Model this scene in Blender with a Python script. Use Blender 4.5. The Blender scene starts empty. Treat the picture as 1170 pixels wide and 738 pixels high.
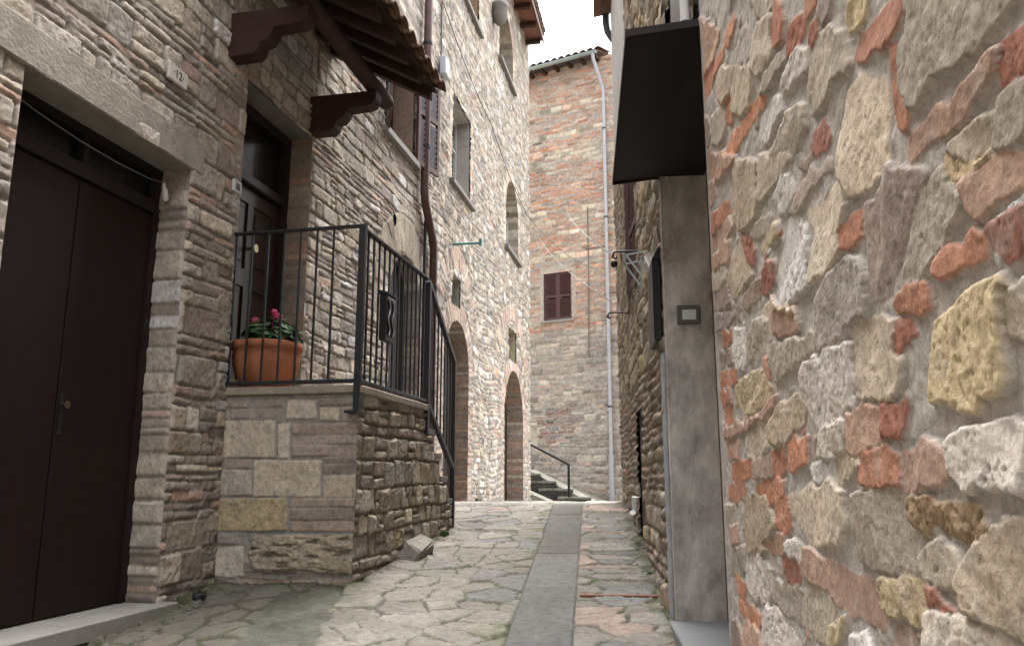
import bpy, math, random
import numpy as np
from mathutils import Vector
C = bpy.context.scene.collection
SC = bpy.context.scene

# ------------------------------------------------------------------ camera
EYE = 1.18
cam_d = bpy.data.cameras.new('camera'); cam = bpy.data.objects.new('camera', cam_d); C.objects.link(cam)
cam.location = (0, 0, EYE)
cam.rotation_euler = (math.radians(90) + math.atan(176/910.), 0, 0)
cam_d.sensor_width = 36; cam_d.lens = 28.0; cam_d.clip_start = 0.05; cam_d.clip_end = 500
SC.camera = cam

# ------------------------------------------------------------------ sky, sun, exposure
SUN_EL, SUN_AZ = math.radians(72), math.radians(25)      # overcast: high, wide, weak sun from the far end of the alley
w = bpy.data.worlds.new('World'); SC.world = w; w.use_nodes = True
nt = w.node_tree; bg = nt.nodes['Background']
sky = nt.nodes.new('ShaderNodeTexSky'); sky.sky_type = 'NISHITA'; sky.sun_disc = False
sky.sun_elevation = SUN_EL; sky.sun_rotation = SUN_AZ
sky.air_density = 1.0; sky.dust_density = 6.0; sky.ozone_density = 1.0
hs = nt.nodes.new('ShaderNodeHueSaturation'); hs.inputs['Saturation'].default_value = 0.22
nt.links.new(sky.outputs[0], hs.inputs['Color']); nt.links.new(hs.outputs[0], bg.inputs['Color'])
bg.inputs['Strength'].default_value = 0.15
sd = bpy.data.lights.new('sun', 'SUN'); sun = bpy.data.objects.new('sun', sd); C.objects.link(sun)
sd.energy = 0.55; sd.angle = math.radians(60); sd.color = (1, .97, .92)
dirv = Vector((math.sin(SUN_AZ)*math.cos(SUN_EL), math.cos(SUN_AZ)*math.cos(SUN_EL), math.sin(SUN_EL)))
sun.rotation_euler = dirv.to_track_quat('Z', 'Y').to_euler()
sun.location = (0, -10, 30)
SC.view_settings.view_transform = 'Standard'; SC.view_settings.look = 'None'
SC.view_settings.exposure = 2.58; SC.view_settings.gamma = 1.0
SC.view_settings.use_curve_mapping = False
try:
    SC.cycles.max_bounces = 8; SC.cycles.diffuse_bounces = 5; SC.cycles.use_denoising = True; SC.cycles.denoising_prefilter = 'NONE'
except Exception: pass
random.seed(7)
RNG = np.random.default_rng(11)

# ------------------------------------------------------------------ object helpers
LOC = {}
def tag(o, label, cat, group=None):
    o['label'] = label; o['category'] = cat
    if group: o['group'] = group
    return o
def thing(name, loc, label, cat, group=None):
    o = bpy.data.objects.new(name, None); C.objects.link(o)
    o.empty_display_size = 0.1; o.location = loc; LOC[o.name] = Vector(loc)
    return tag(o, label, cat, group)
def link(name, me, mat, parent, org):
    me.name = name
    if isinstance(mat, (list, tuple)):
        for m in mat: me.materials.append(m)
    elif mat: me.materials.append(mat)
    o = bpy.data.objects.new(name, me); C.objects.link(o)
    org = Vector(org)
    if parent: o.parent = parent; o.location = org - LOC[parent.name]
    else: o.location = org
    LOC[o.name] = org
    return o
def struct(o, kind='structure'):
    o['kind'] = kind; return o

class Fr:
    """wall frame: s along the wall (away from the camera), out towards the street, z up"""
    def __init__(f, x0, y0, dx, dy, side):
        L = math.hypot(dx, dy); f.o = np.array([x0, y0]); f.d = np.array([dx, dy])/L
        f.n = np.array([f.d[1], -f.d[0]])*side
    def p(f, s, out, z):
        q = f.o + f.d*s + f.n*out
        return Vector((float(q[0]), float(q[1]), float(z)))
    def vec(f, s, out, z):
        q = f.d*s + f.n*out
        return Vector((float(q[0]), float(q[1]), float(z)))
class Wd:
    def p(f, x, y, z): return Vector((x, y, z))
WORLD = Wd()
LA = Fr(-3.068, 0, .205, 1, 1)       # left near house
RB = Fr(.46, 0, .092, 1, -1)         # right house
LB = Fr(-2.93, 0, .19, 1, 1)         # left far house
FA = Fr(.127*21, 21, .875, -.484, 1) # house closing the alley (s to the right)

class MB:
    def __init__(b, fr=WORLD): b.v = []; b.f = []; b.fr = fr; b.smooth = set()
    def pt(b, s, o, z): return b.fr.p(s, o, z)
    def raw(b, vs, fs, smooth=False):
        n = len(b.v); b.v += [Vector(x) for x in vs]
        for f in fs:
            if smooth: b.smooth.add(len(b.f))
            b.f.append([i+n for i in f])
        return b
    def box(b, s0, s1, o0, o1, z0, z1, bev=0):
        P = b.pt
        if bev <= 0:
            vs = [P(s, o, z) for s in (s0, s1) for o in (o0, o1) for z in (z0, z1)]
            return b.raw(vs, [(0,1,3,2),(4,6,7,5),(0,4,5,1),(2,3,7,6),(0,2,6,4),(1,5,7,3)])
        # bevelled box
        vs = []; idx = {}
        for i, s in enumerate((s0, s1)):
            for j, o in enumerate((o0, o1)):
                for k, z in enumerate((z0, z1)):
                    ss = bev if i == 0 else -bev; oo = bev if j == 0 else -bev; zz = bev if k == 0 else -bev
                    idx[i,j,k] = len(vs)
                    vs += [P(s, o+oo, z+zz), P(s+ss, o, z+zz), P(s+ss, o+oo, z)]
        F = []
        I = lambda i,j,k,a: idx[i,j,k]+a
        for i in (0,1): F.append([I(i,0,0,0),I(i,1,0,0),I(i,1,1,0),I(i,0,1,0)])
        for j in (0,1): F.append([I(0,j,0,1),I(1,j,0,1),I(1,j,1,1),I(0,j,1,1)])
        for k in (0,1): F.append([I(0,0,k,2),I(1,0,k,2),I(1,1,k,2),I(0,1,k,2)])
        for j in (0,1):
            for k in (0,1): F.append([I(0,j,k,1),I(1,j,k,1),I(1,j,k,2),I(0,j,k,2)])
        for i in (0,1):
            for k in (0,1): F.append([I(i,0,k,0),I(i,1,k,0),I(i,1,k,2),I(i,0,k,2)])
        for i in (0,1):
            for j in (0,1): F.append([I(i,j,0,0),I(i,j,1,0),I(i,j,1,1),I(i,j,0,1)])
        for i in (0,1):
            for j in (0,1):
                for k in (0,1): F.append([I(i,j,k,0),I(i,j,k,1),I(i,j,k,2)])
        return b.raw(vs, F)
    def prism(b, pts, axis, a0, a1):
        """polygon pts extruded; axis 's','o','z': pts are the two other coordinates in order s,o,z"""
        P = b.pt
        def q(p, a):
            if axis == 's': return P(a, p[0], p[1])
            if axis == 'o': return P(p[0], a, p[1])
            return P(p[0], p[1], a)
        n = len(pts)
        vs = [q(p, a0) for p in pts] + [q(p, a1) for p in pts]
        return b.raw(vs, [list(range(n)), list(range(2*n-1, n-1, -1))] + [[i, (i+1) % n, n+(i+1) % n, n+i] for i in range(n)])
    def tube(b, path, r, n=8, cap=True, local=True):
        pts = [b.pt(*p) if local else Vector(p) for p in path]
        rs = r if isinstance(r, (list, tuple)) else [r]*len(pts)
        vs = []; up = None
        for i, p in enumerate(pts):
            t = (pts[min(i+1, len(pts)-1)] - pts[max(i-1, 0)]).normalized()
            if up is None:
                up = t.orthogonal().normalized()
            else:
                up = (up - t*up.dot(t)).normalized()
            sd_ = t.cross(up)
            for k in range(n):
                a = 2*math.pi*k/n
                vs.append(p + (up*math.cos(a) + sd_*math.sin(a))*rs[i])
        fs = []
        for i in range(len(pts)-1):
            for k in range(n): fs.append((i*n+k, i*n+(k+1) % n, (i+1)*n+(k+1) % n, (i+1)*n+k))
        b.raw(vs, fs, smooth=True)
        if cap:
            m = len(pts)-1
            b.raw(vs[:n], [tuple(range(n-1, -1, -1))]); b.raw(vs[m*n:], [tuple(range(n))])
        return b
    def bar(b, p, q, wd, local=True):
        """square bar"""
        a = b.pt(*p) if local else Vector(p); c = b.pt(*q) if local else Vector(q)
        t = (c-a).normalized(); up = Vector((0,0,1)) if abs(t.z) < .9 else b.fr.p(0,1,0)-b.fr.p(0,0,0)
        s = t.cross(up).normalized(); u = s.cross(t).normalized(); h = wd/2
        vs = [x + s*i*h + u*j*h for x in (a, c) for (i, j) in ((-1,-1),(1,-1),(1,1),(-1,1))]
        return b.raw(vs, [(0,3,2,1),(4,5,6,7),(0,1,5,4),(1,2,6,5),(2,3,7,6),(3,0,4,7)])
    def lathe(b, cx, cy, prof, n=32):
        vs = []; fs = []
        for (r, z) in prof:
            for k in range(n):
                a = 2*math.pi*k/n; vs.append((cx+r*math.cos(a), cy+r*math.sin(a), z))
        for i in range(len(prof)-1):
            for k in range(n): fs.append((i*n+k, i*n+(k+1) % n, (i+1)*n+(k+1) % n, (i+1)*n+k))
        return b.raw(vs, fs, smooth=True)
    def build(b, name, mat, parent=None, org=None):
        vs = b.v
        if org is None:
            lo = [min(v[i] for v in vs) for i in range(3)]; hi = [max(v[i] for v in vs) for i in range(3)]
            org = Vector(((lo[0]+hi[0])/2, (lo[1]+hi[1])/2, lo[2]))
        org = Vector(org)
        me = bpy.data.meshes.new(name)
        me.from_pydata([v-org for v in vs], [], b.f)
        if b.smooth:
            fl = [i in b.smooth for i in range(len(b.f))]; me.polygons.foreach_set('use_smooth', fl)
        me.update()
        return link(name, me, mat, parent, org)

# ------------------------------------------------------------------ materials (all procedural)
def mat(name, col, rough=.7, metal=0, var=.25, scale=12, bump=.1, bscale=60, spec=.3, stretch=(1,1,1), dirt=None):
    m = bpy.data.materials.new(name); m.use_nodes = True; t = m.node_tree; N = t.nodes.new; Lk = t.links.new
    bs = t.nodes['Principled BSDF']
    tc = N('ShaderNodeTexCoord'); mp = N('ShaderNodeMapping'); mp.inputs['Scale'].default_value = stretch
    Lk(tc.outputs['Object'], mp.inputs['Vector'])
    nz = N('ShaderNodeTexNoise'); nz.inputs['Scale'].default_value = scale; nz.inputs['Detail'].default_value = 8; nz.inputs['Roughness'].default_value = .65
    Lk(mp.outputs[0], nz.inputs['Vector'])
    rp = N('ShaderNodeValToRGB'); a, c = rp.color_ramp.elements
    a.position = .3; c.position = .72
    d = dirt or tuple(x*(1-var) for x in col)
    a.color = (*d, 1); c.color = (*(min(1, x*(1+var*.7)) for x in col), 1)
    Lk(nz.outputs['Fac'], rp.inputs['Fac']); Lk(rp.outputs[0], bs.inputs['Base Color'])
    n2 = N('ShaderNodeTexNoise'); n2.inputs['Scale'].default_value = bscale; n2.inputs['Detail'].default_value = 6
    Lk(mp.outputs[0], n2.inputs['Vector'])
    bp = N('ShaderNodeBump'); bp.inputs['Strength'].default_value = bump; bp.inputs['Distance'].default_value = .01
    Lk(n2.outputs['Fac'], bp.inputs['Height']); Lk(bp.outputs[0], bs.inputs['Normal'])
    mr = N('ShaderNodeMapRange'); mr.inputs['To Min'].default_value = max(.05, rough-.12); mr.inputs['To Max'].default_value = min(1, rough+.12)
    Lk(nz.outputs['Fac'], mr.inputs['Value']); Lk(mr.outputs[0], bs.inputs['Roughness'])
    bs.inputs['Metallic'].default_value = metal; bs.inputs['Specular IOR Level'].default_value = spec
    return m
def masonry(name, fine=1.0, bump=.35, rough=.92):
    """per stone colour from the mesh, grain and pits from noise"""
    m = bpy.data.materials.new(name); m.use_nodes = True; t = m.node_tree; N = t.nodes.new; Lk = t.links.new
    bs = t.nodes['Principled BSDF']; bs.inputs['Roughness'].default_value = rough; bs.inputs['Specular IOR Level'].default_value = .2
    at = N('ShaderNodeAttribute'); at.attribute_name = 'Col'
    tc = N('ShaderNodeTexCoord')
    def noise(s, d=6, r=.7):
        n = N('ShaderNodeTexNoise'); n.inputs['Scale'].default_value = s; n.inputs['Detail'].default_value = d; n.inputs['Roughness'].default_value = r
        Lk(tc.outputs['Object'], n.inputs['Vector']); return n
    n1 = noise(22*fine); n2 = noise(120*fine)
    r1 = N('ShaderNodeMapRange'); r1.inputs['From Min'].default_value = .3; r1.inputs['From Max'].default_value = .7; r1.inputs['To Min'].default_value = .72; r1.inputs['To Max'].default_value = 1.25
    Lk(n1.outputs['Fac'], r1.inputs['Value'])
    r2 = N('ShaderNodeMapRange'); r2.inputs['From Min'].default_value = .3; r2.inputs['From Max'].default_value = .7; r2.inputs['To Min'].default_value = .8; r2.inputs['To Max'].default_value = 1.18
    Lk(n2.outputs['Fac'], r2.inputs['Value'])
    mu = N('ShaderNodeMath'); mu.operation = 'MULTIPLY'; Lk(r1.outputs[0], mu.inputs[0]); Lk(r2.outputs[0], mu.inputs[1])
    vm = N('ShaderNodeVectorMath'); vm.operation = 'SCALE'; Lk(at.outputs['Color'], vm.inputs[0]); Lk(mu.outputs[0], vm.inputs['Scale'])
    Lk(vm.outputs[0], bs.inputs['Base Color'])
    n3 = noise(70*fine, 9, .75)
    vo = N('ShaderNodeTexVoronoi'); vo.inputs['Scale'].default_value = 90*fine; Lk(tc.outputs['Object'], vo.inputs['Vector'])
    ad = N('ShaderNodeMath'); ad.operation = 'MULTIPLY_ADD'; ad.inputs[1].default_value = .25; Lk(vo.outputs['Distance'], ad.inputs[0]); Lk(n3.outputs['Fac'], ad.inputs[2])
    bp = N('ShaderNodeBump'); bp.inputs['Strength'].default_value = bump; bp.inputs['Distance'].default_value = .012/fine
    Lk(ad.outputs[0], bp.inputs['Height']); Lk(bp.outputs[0], bs.inputs['Normal'])
    return m
M_STONE = masonry('stone masonry')
M_RUBBLE = masonry('near rubble masonry', 2.2, .45)
M_FAR = masonry('far masonry', .6, .3)
M_PAVE = masonry('flagstone paving', 1.0, .3, .8)
M_DOOR = mat('dark brown painted door', (.0145,.0060,.0046), .6, var=.35, scale=5, bump=.08, bscale=40, stretch=(3,3,.4), spec=.25)
M_DOORF = mat('dark brown door frame', (.017,.010,.008), .55, var=.3, scale=8, bump=.1, spec=.3)
M_WOOD = mat('red brown beam wood', (.042,.020,.0155), .65, var=.4, scale=10, bump=.25, bscale=40, stretch=(1,1,5), spec=.2)
M_WOODD = mat('dark weathered rafter wood', (.05,.028,.02), .8, var=.4, scale=10, bump=.3, bscale=40)
M_IRON = mat('dark grey painted iron', (.030,.031,.034), .5, .3, var=.3, scale=30, bump=.15, bscale=120)
M_BLACK = mat('black metal', (.010,.010,.011), .45, .2, var=.3, scale=20, bump=.08, spec=.4)
M_CANOPY = mat('black brown sheet metal', (.020,.014,.012), .6, .1, var=.35, scale=6, bump=.08)
M_CEM = mat('grey cement', (.18,.172,.158), .9, var=.22, scale=7, bump=.3, bscale=120)
M_SLAB = mat('pale threshold stone', (.25,.24,.22), .8, var=.15, scale=9, bump=.2, bscale=150)
M_SILL = mat('blue grey sill stone', (.23,.235,.24), .7, var=.15, scale=60, bump=.1, bscale=150)
M_PLAST = mat('stained grey plaster', (.66,.61,.555), .9, var=.2, scale=6.5, bump=.9, bscale=30, dirt=(.20,.175,.15), stretch=(1,1,.6))
M_PLASTW = mat('pale grey plaster', (.44,.42,.39), .9, var=.2, scale=5, bump=.25, bscale=60)
M_STRIP = mat('pale blue grey paint', (.36,.38,.40), .6, var=.25, scale=14, bump=.2)
M_TERRA = mat('terracotta', (.34,.125,.060), .8, var=.34, scale=9, bump=.15, bscale=90)
M_TILE = mat('weathered roof tile', (.16,.085,.055), .9, var=.5, scale=9, bump=.4, bscale=50, dirt=(.06,.05,.035))
M_PIPEB = mat('brown painted pipe', (.10,.055,.050), .5, var=.3, scale=8, bump=.05)
M_PIPEG = mat('faded brown grey pipe', (.16,.115,.105), .55, var=.3, scale=8, bump=.05)
M_PIPEW = mat('pale grey zinc pipe', (.40,.41,.43), .5, .2, var=.15, scale=8, bump=.03)
M_GUT = mat('grey green gutter metal', (.34,.40,.39), .5, .2, var=.15, scale=8, bump=.03)
M_WHITE = mat('white plastic', (.65,.65,.64), .5, var=.08, scale=20, bump=.02)
M_PAPER = mat('white paper', (.7,.7,.7), .8, var=.06, scale=20, bump=.02)
M_SHUT = mat('brown louvre shutter', (.085,.040,.040), .55, var=.2, scale=14, bump=.05)
M_SHUTL = mat('shutter slat with painted sheen', (.30,.31,.36), .5, var=.3, scale=14, bump=.05)  # pale blue sheen on the brown shutters' slats put into their colour
M_GLASS = mat('dark window glass', (.008,.009,.010), .2, var=.2, scale=4, bump=.0, spec=.25)
M_FRAMEW = mat('pale window frame', (.5,.5,.48), .6, var=.12, scale=20, bump=.05)
M_DARK = mat('dark interior', (.012,.011,.010), .9, var=.3, scale=5, bump=.1)
M_RUST = mat('rust brown boards', (.20,.085,.055), .8, var=.45, scale=10, bump=.3, stretch=(4,4,.6))
M_LEAF = mat('geranium leaf', (.045,.10,.028), .6, var=.4, scale=30, bump=.1)
M_WEED = mat('weed leaf', (.07,.12,.03), .6, var=.4, scale=30, bump=.1)
M_PINK = mat('pink geranium petal', (.62,.09,.19), .6, var=.25, scale=60, bump=.05)
M_TEAL = mat('teal plastic', (.09,.24,.22), .5, var=.1)
M_CABLE = mat('grey cable', (.14,.13,.125), .6, var=.2)
M_CONC = mat('dark drain strip stone', (.145,.14,.128), .85, var=.28, scale=5, bump=.35, bscale=90)
M_GROUND = mat('packed earth', (.16,.14,.11), .95, var=.3, scale=2, bump=.5, bscale=20)
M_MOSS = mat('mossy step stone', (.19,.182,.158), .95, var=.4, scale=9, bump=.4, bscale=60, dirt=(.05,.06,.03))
M_RED = mat('red brick course', (.25,.125,.09), .9, var=.35, scale=20, bump=.4)
M_INK = mat('black glazed digits', (.02,.02,.025), .4, var=.1)

# ------------------------------------------------------------------ noise and stone relief
def _h(ix, iy, seed):
    h = (ix.astype(np.int64)*374761393 + iy.astype(np.int64)*668265263 + seed*974634777) & 0xffffffff
    h = ((h ^ (h >> 13))*1274126177) & 0xffffffff
    h = (h ^ (h >> 16)) & 0xffffffff
    return h/4294967295.0
def vnoise(x, y, seed=0):
    ix = np.floor(x); iy = np.floor(y); fx = x-ix; fy = y-iy
    ux = fx*fx*(3-2*fx); uy = fy*fy*(3-2*fy)
    a = _h(ix, iy, seed); b = _h(ix+1, iy, seed); c = _h(ix, iy+1, seed); d = _h(ix+1, iy+1, seed)
    return (a*(1-ux)+b*ux)*(1-uy) + (c*(1-ux)+d*ux)*uy
def fbm(x, y, sc, octs=4, seed=0, gain=.55):
    t = 0; a = 1; tot = 0
    for k in range(octs):
        t = t + a*vnoise(x/sc + 17.3*k, y/sc - 9.1*k, seed+k); tot += a; a *= gain; sc /= 2.03
    return t/tot*2-1
def sdpoly(px, py, poly):
    n = len(poly); d = np.full(px.shape, 1e9); s = np.ones(px.shape)
    j = n-1
    for i in range(n):
        vx, vy = poly[i]; wx, wy = poly[j]
        ex, ey = wx-vx, wy-vy; qx, qy = px-vx, py-vy
        t = np.clip((qx*ex+qy*ey)/(ex*ex+ey*ey+1e-12), 0, 1)
        d = np.minimum(d, (qx-ex*t)**2 + (qy-ey*t)**2)
        c1 = py >= vy; c2 = py < wy; c3 = ex*qy > ey*qx
        s = np.where((c1 & c2 & c3) | (~c1 & ~c2 & ~c3), -s, s)
        j = i
    return np.sqrt(d)*s

# kinds of stone: colour, protrusion, roughness, raggedness
KIND = {
 's': ((.420,.364,.293), 1.0, 1.0), 'g': ((.360,.322,.275), .9, 1.0), 'w': ((.58,.55,.515), 1.1, 1.3), 'c': ((.48,.42,.34), 1.0, 1.0),
 'y': ((.46,.38,.245), 1.0, 1.3), 'm': ((.315,.258,.225), .8, .9), 'p': ((.420,.290,.228), .8, .8), 'b': ((.42,.212,.140), .8, .9),
 'r': ((.315,.150,.112), .9, 1.2), 'o': ((.33,.24,.15), 1.0, 1.6), 't': ((.44,.39,.305), 1.1, 1.0), 'd': ((.135,.132,.122), .5, .7),
}
class Relief:
    def __init__(r, S, Z, mortar=(.29,.26,.215), seed=0, mort_amp=.004, grain=.03, base=0):
        r.S = np.array(S); r.Z = np.array(Z); r.SS, r.ZZ = np.meshgrid(r.S, r.Z, indexing='ij')
        r.seed = seed
        r.n1 = fbm(r.SS, r.ZZ, grain*2.2, 3, seed+1)
        r.n2 = fbm(r.SS, r.ZZ, grain, 3, seed+20)
        r.n3 = fbm(r.SS, r.ZZ, grain*5, 4, seed+40)
        r.n4 = fbm(r.SS, r.ZZ, grain*.45, 3, seed+60, .6)
        r.H = mort_amp*(r.n1+.6*r.n2) + base
        m = np.array(mortar)
        r.C = m[None, None, :]*(1 + .13*r.n3 + .08*r.n2)[..., None]
        r.keep = np.ones((len(r.S)-1, len(r.Z)-1), bool)
        r.mort = m
    def stones(r, L, prot=.018, edge=.010, rag=.006, amp=.004, var=.16, tint=(1,1,1), smear=.25, grow=0, facet=0):
        for k, poly in L:
            poly = np.array(poly, float); lo = poly.min(0)-.02; hi = poly.max(0)+.02
            i0, i1 = np.searchsorted(r.S, (lo[0], hi[0])); j0, j1 = np.searchsorted(r.Z, (lo[1], hi[1]))
            if i1-i0 < 2 or j1-j0 < 2: continue
            sl = (slice(i0, i1), slice(j0, j1))
            X, Y = r.SS[sl], r.ZZ[sl]
            col, pr, ro = KIND[k]
            d = sdpoly(X, Y, poly) + r.n1[sl]*rag*(.6+.5*ro) + r.n2[sl]*rag*.5*ro + r.n4[sl]*rag*.45 - grow
            ins = d < 0
            if not ins.any(): continue
            c = poly.mean(0); ext = max(hi-lo)
            g = RNG.normal(0, 1, 8)
            p = prot*pr*(1+.25*g[0]); p = max(p, .003)
            t = np.clip(-d/(edge*(1+.3*abs(g[1]))), 0, 1); up = np.sqrt(t*(2-t))
            tilt = np.clip((X-c[0])*g[2]*.06 + (Y-c[1])*g[3]*.06, -.006, .006)*(.3 if k == 'd' else 1)
            if facet:                                # broken faces: a few planes meeting in crisp arrises
                qn = r.n3[sl]*ext*.10
                pl_ = [(X-c[0]-a*ext*.2+qn)*q+(Y-c[1]-e_*ext*.2+qn)*w_ for a, e_, q, w_ in RNG.normal(0, 1, (4, 4))]
                tilt = tilt*.4 + facet*np.clip(np.minimum(np.maximum(pl_[0], pl_[1]), np.maximum(pl_[2], pl_[3])), -.12, .12)
            crag = np.clip(r.n4[sl]-.12, 0, 1)*amp*ro*ro*2.3
            if k == 't': crag = np.clip(fbm(X*.22, Y, .022, 3, 611)-.12, 0, 1)*.045
            h = up*(p + tilt + (r.n1[sl]*.55+r.n2[sl]*.8+r.n4[sl]*.7)*amp*ro - crag)
            h = np.maximum(h, .001*up)
            r.H[sl] = np.where(ins, np.maximum(h, r.H[sl]*.2), r.H[sl])
            cc = np.array(col)*np.array(tint)*(1+var*g[4])*(1+np.array([.022,0,-.03])*g[5])
            C_ = cc*(1 + .20*r.n3[sl] + .10*r.n2[sl] - .55*np.clip(r.n4[sl]-.14, 0, .6)*ro)[..., None]
            if k == 't': C_ = C_*(1-np.clip(crag*60, 0, .55))[..., None]
            # pits and lichen: own colour patches
            pat = np.clip((fbm(X, Y, .06, 3, r.seed+77+int(abs(g[6])*50))-.25)*3, 0, 1)*.35
            C_ = C_*(1-pat[..., None]) + pat[..., None]*r.mort*1.02
            mix = np.clip(t*2.0 + r.n1[sl]*.8, 1-smear*2.5 if smear < .4 else 0, 1)
            C_ = C_*mix[..., None] + r.mort*(1-mix)[..., None]
            r.C[sl] = np.where(ins[..., None], C_, r.C[sl])
    def hole(r, s0, s1, z0, z1):
        cs = (r.S[1:]+r.S[:-1])/2; cz = (r.Z[1:]+r.Z[:-1])/2
        r.keep &= ~(((cs > s0) & (cs < s1))[:, None] & ((cz > z0) & (cz < z1))[None, :])
    def holef(r, fn):
        cs = (r.S[1:]+r.S[:-1])/2; cz = (r.Z[1:]+r.Z[:-1])/2
        a, b = np.meshgrid(cs, cz, indexing='ij'); r.keep &= ~fn(a, b)
    def flat(r, s0, s1, z0, z1, col, amp=.002):
        m = (r.SS >= s0) & (r.SS <= s1) & (r.ZZ >= z0) & (r.ZZ <= z1)
        r.H = np.where(m, .004+amp*r.n1, r.H)
        r.C = np.where(m[..., None], np.array(col)*(1+.12*r.n3+.05*r.n2)[..., None], r.C)
    def build(r, name, pos, mat_, parent=None, flip=False, extra=None, stuff=False):
        X, Y, Zw = pos(r.SS, r.ZZ, r.H)
        V = np.stack([X, Y, Zw], -1).reshape(-1, 3)
        nS, nZ = len(r.S), len(r.Z)
        idx = np.arange(nS*nZ).reshape(nS, nZ)
        q = np.stack([idx[:-1, :-1], idx[1:, :-1], idx[1:, 1:], idx[:-1, 1:]], -1)[r.keep]
        if flip: q = q[:, ::-1]
        used = np.zeros(len(V), bool); used[q.ravel()] = True
        remap = np.cumsum(used)-1; q = remap[q]; V = V[used]; col = r.C.reshape(-1, 3)[used]
        ng = len(V)
        ev, ef, ec = [], [], []
        if extra:                                   # (MB, colour): plain masonry mass behind the face
            b, ecol = extra; ev = [tuple(x) for x in b.v]; ef = b.f
            V = np.vstack([V, np.array(ev)]); col = np.vstack([col, np.tile(ecol, (len(ev), 1))])
        org = (V.min(0)+V.max(0))/2; org[2] = V[:, 2].min()
        me = bpy.data.meshes.new(name)
        loops = list(q.ravel()); nq = len(q)
        tot = np.full(nq, 4, np.int32)
        if ef:
            loops = np.concatenate([q.ravel()] + [np.array(f)+ng for f in ef]); tot = np.concatenate([tot, np.array([len(f) for f in ef], np.int32)])
        loops = np.asarray(loops, np.int32)
        me.vertices.add(len(V)); me.vertices.foreach_set('co', (V-org).astype(np.float32).ravel())
        me.loops.add(len(loops)); me.loops.foreach_set('vertex_index', loops)
        me.polygons.add(len(tot)); st = np.concatenate([[0], np.cumsum(tot)[:-1]]).astype(np.int32)
        me.polygons.foreach_set('loop_start', st)
        sm = np.ones(len(tot), bool); sm[nq:] = False
        me.polygons.foreach_set('use_smooth', sm)
        me.update(calc_edges=True)
        a = me.attributes.new('Col', 'FLOAT_COLOR', 'POINT')
        a.data.foreach_set('color', np.hstack([np.clip(col, .005, .9), np.ones((len(col), 1))]).astype(np.float32).ravel())
        me.validate()
        return link(name, me, mat_, parent, org)
def wallpos(fr, out0=0):
    def f(S, Z, H):
        o = H+out0
        return fr.o[0]+fr.d[0]*S+fr.n[0]*o, fr.o[1]+fr.d[1]*S+fr.n[1]*o, Z
    return f
def grid(*segs):
    """segs: (start, stop, step) joined, edges hit exactly"""
    out = []
    for a, b, st in segs:
        n = max(1, int(round((b-a)/st))); out += list(np.linspace(a, b, n+1)[(1 if out else 0):])
    return np.array(out)
def pick(pal):
    x = RNG.random()*sum(p for p, _ in pal)
    for p, k in pal:
        x -= p
        if x <= 0: return k
    return pal[-1][1]
def courses(s0, s1, z0, z1, hs=(.10,.20), ws=(.16,.42), thin=.35, thin_h=(.045,.07), thin_w=(.18,.34), pal=((5,'s'),(3,'g'),(2,'c')), tpal=((5,'m'),(3,'p'),(2,'g')), gap=.012, jit=.012, wav=.02, skip=None, split=.25, seed=0):
    """irregular coursed rubble: list of (kind, polygon)"""
    out = []; z = z0; row = 0
    while z < z1:
        is_thin = RNG.random() < thin
        nsub = RNG.integers(1, 4) if is_thin else 1
        for q in range(nsub):
            h = RNG.uniform(*(thin_h if is_thin else hs)); s = s0 - RNG.random()*.3
            while s < s1:
                w_ = RNG.uniform(*(thin_w if is_thin else ws))
                cells = [(s, z, s+w_, z+h, is_thin)]
                if not is_thin and RNG.random() < split:
                    if RNG.random() < .6:
                        m = z+h*RNG.uniform(.4, .65); cells = [(s, z, s+w_, m, RNG.random() < .5), (s, m, s+w_, z+h, RNG.random() < .5)]
                    else:
                        m = s+w_*RNG.uniform(.4, .6); k = z+h*.5; cells = [(s, z, m, z+h, False), (m, z, s+w_, k, False), (m, k, s+w_, z+h, True)]
                for (a, b, c, d, th) in cells:
                    g2 = gap*.5*(.6+.8*RNG.random()); j = min(jit, (c-a)*.14, (d-b)*.14)
                    R_ = lambda: RNG.uniform(-j, j)
                    cut = 0 if th else j*1.3
                    p = [(a+g2+cut+R_(), b+g2+R_()*.5), (c-g2-cut+R_(), b+g2+R_()*.5), (c-g2+R_()*.5, b+g2+cut), (c-g2+R_()*.6, d-g2-cut), (c-g2-cut+R_(), d-g2+R_()), (a+g2+cut+R_(), d-g2+R_()), (a+g2+R_()*.6, d-g2-cut), (a+g2+R_()*.5, b+g2+cut)]
                    if th: p = [p[0], p[1], p[4], p[5]]
                    wz = lambda x: wav*(math.sin(x*1.9+z*.7+seed)+.6*math.sin(x*4.7+z*2.1+seed*2))
                    p = [(x, y+wz(x)) for x, y in p]
                    cx = (a+c)/2; cz = (b+d)/2
                    if skip is None or not skip(cx, cz): out.append((pick(tpal if th else pal), p))
                s += w_
            z += h
        row += 1
    return out
def voussoirs(cs, cz, r0, r1, n, a0=0, a1=math.pi, pal=((3,'p'),(3,'m'),(1,'s')), gap=.006):
    out = []
    for i in range(n):
        b0 = a0+(a1-a0)*i/n; b1 = a0+(a1-a0)*(i+1)/n; g = gap/((r0+r1))
        rr = r1*(1+RNG.uniform(-.02, .03))
        q = lambda r, a: (cs+r*math.cos(a), cz+r*math.sin(a))
        out.append((pick(pal), [q(r0, b0+g), q(rr, b0+g), q(rr, b1-g), q(r0, b1-g)]))
    return out
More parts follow.
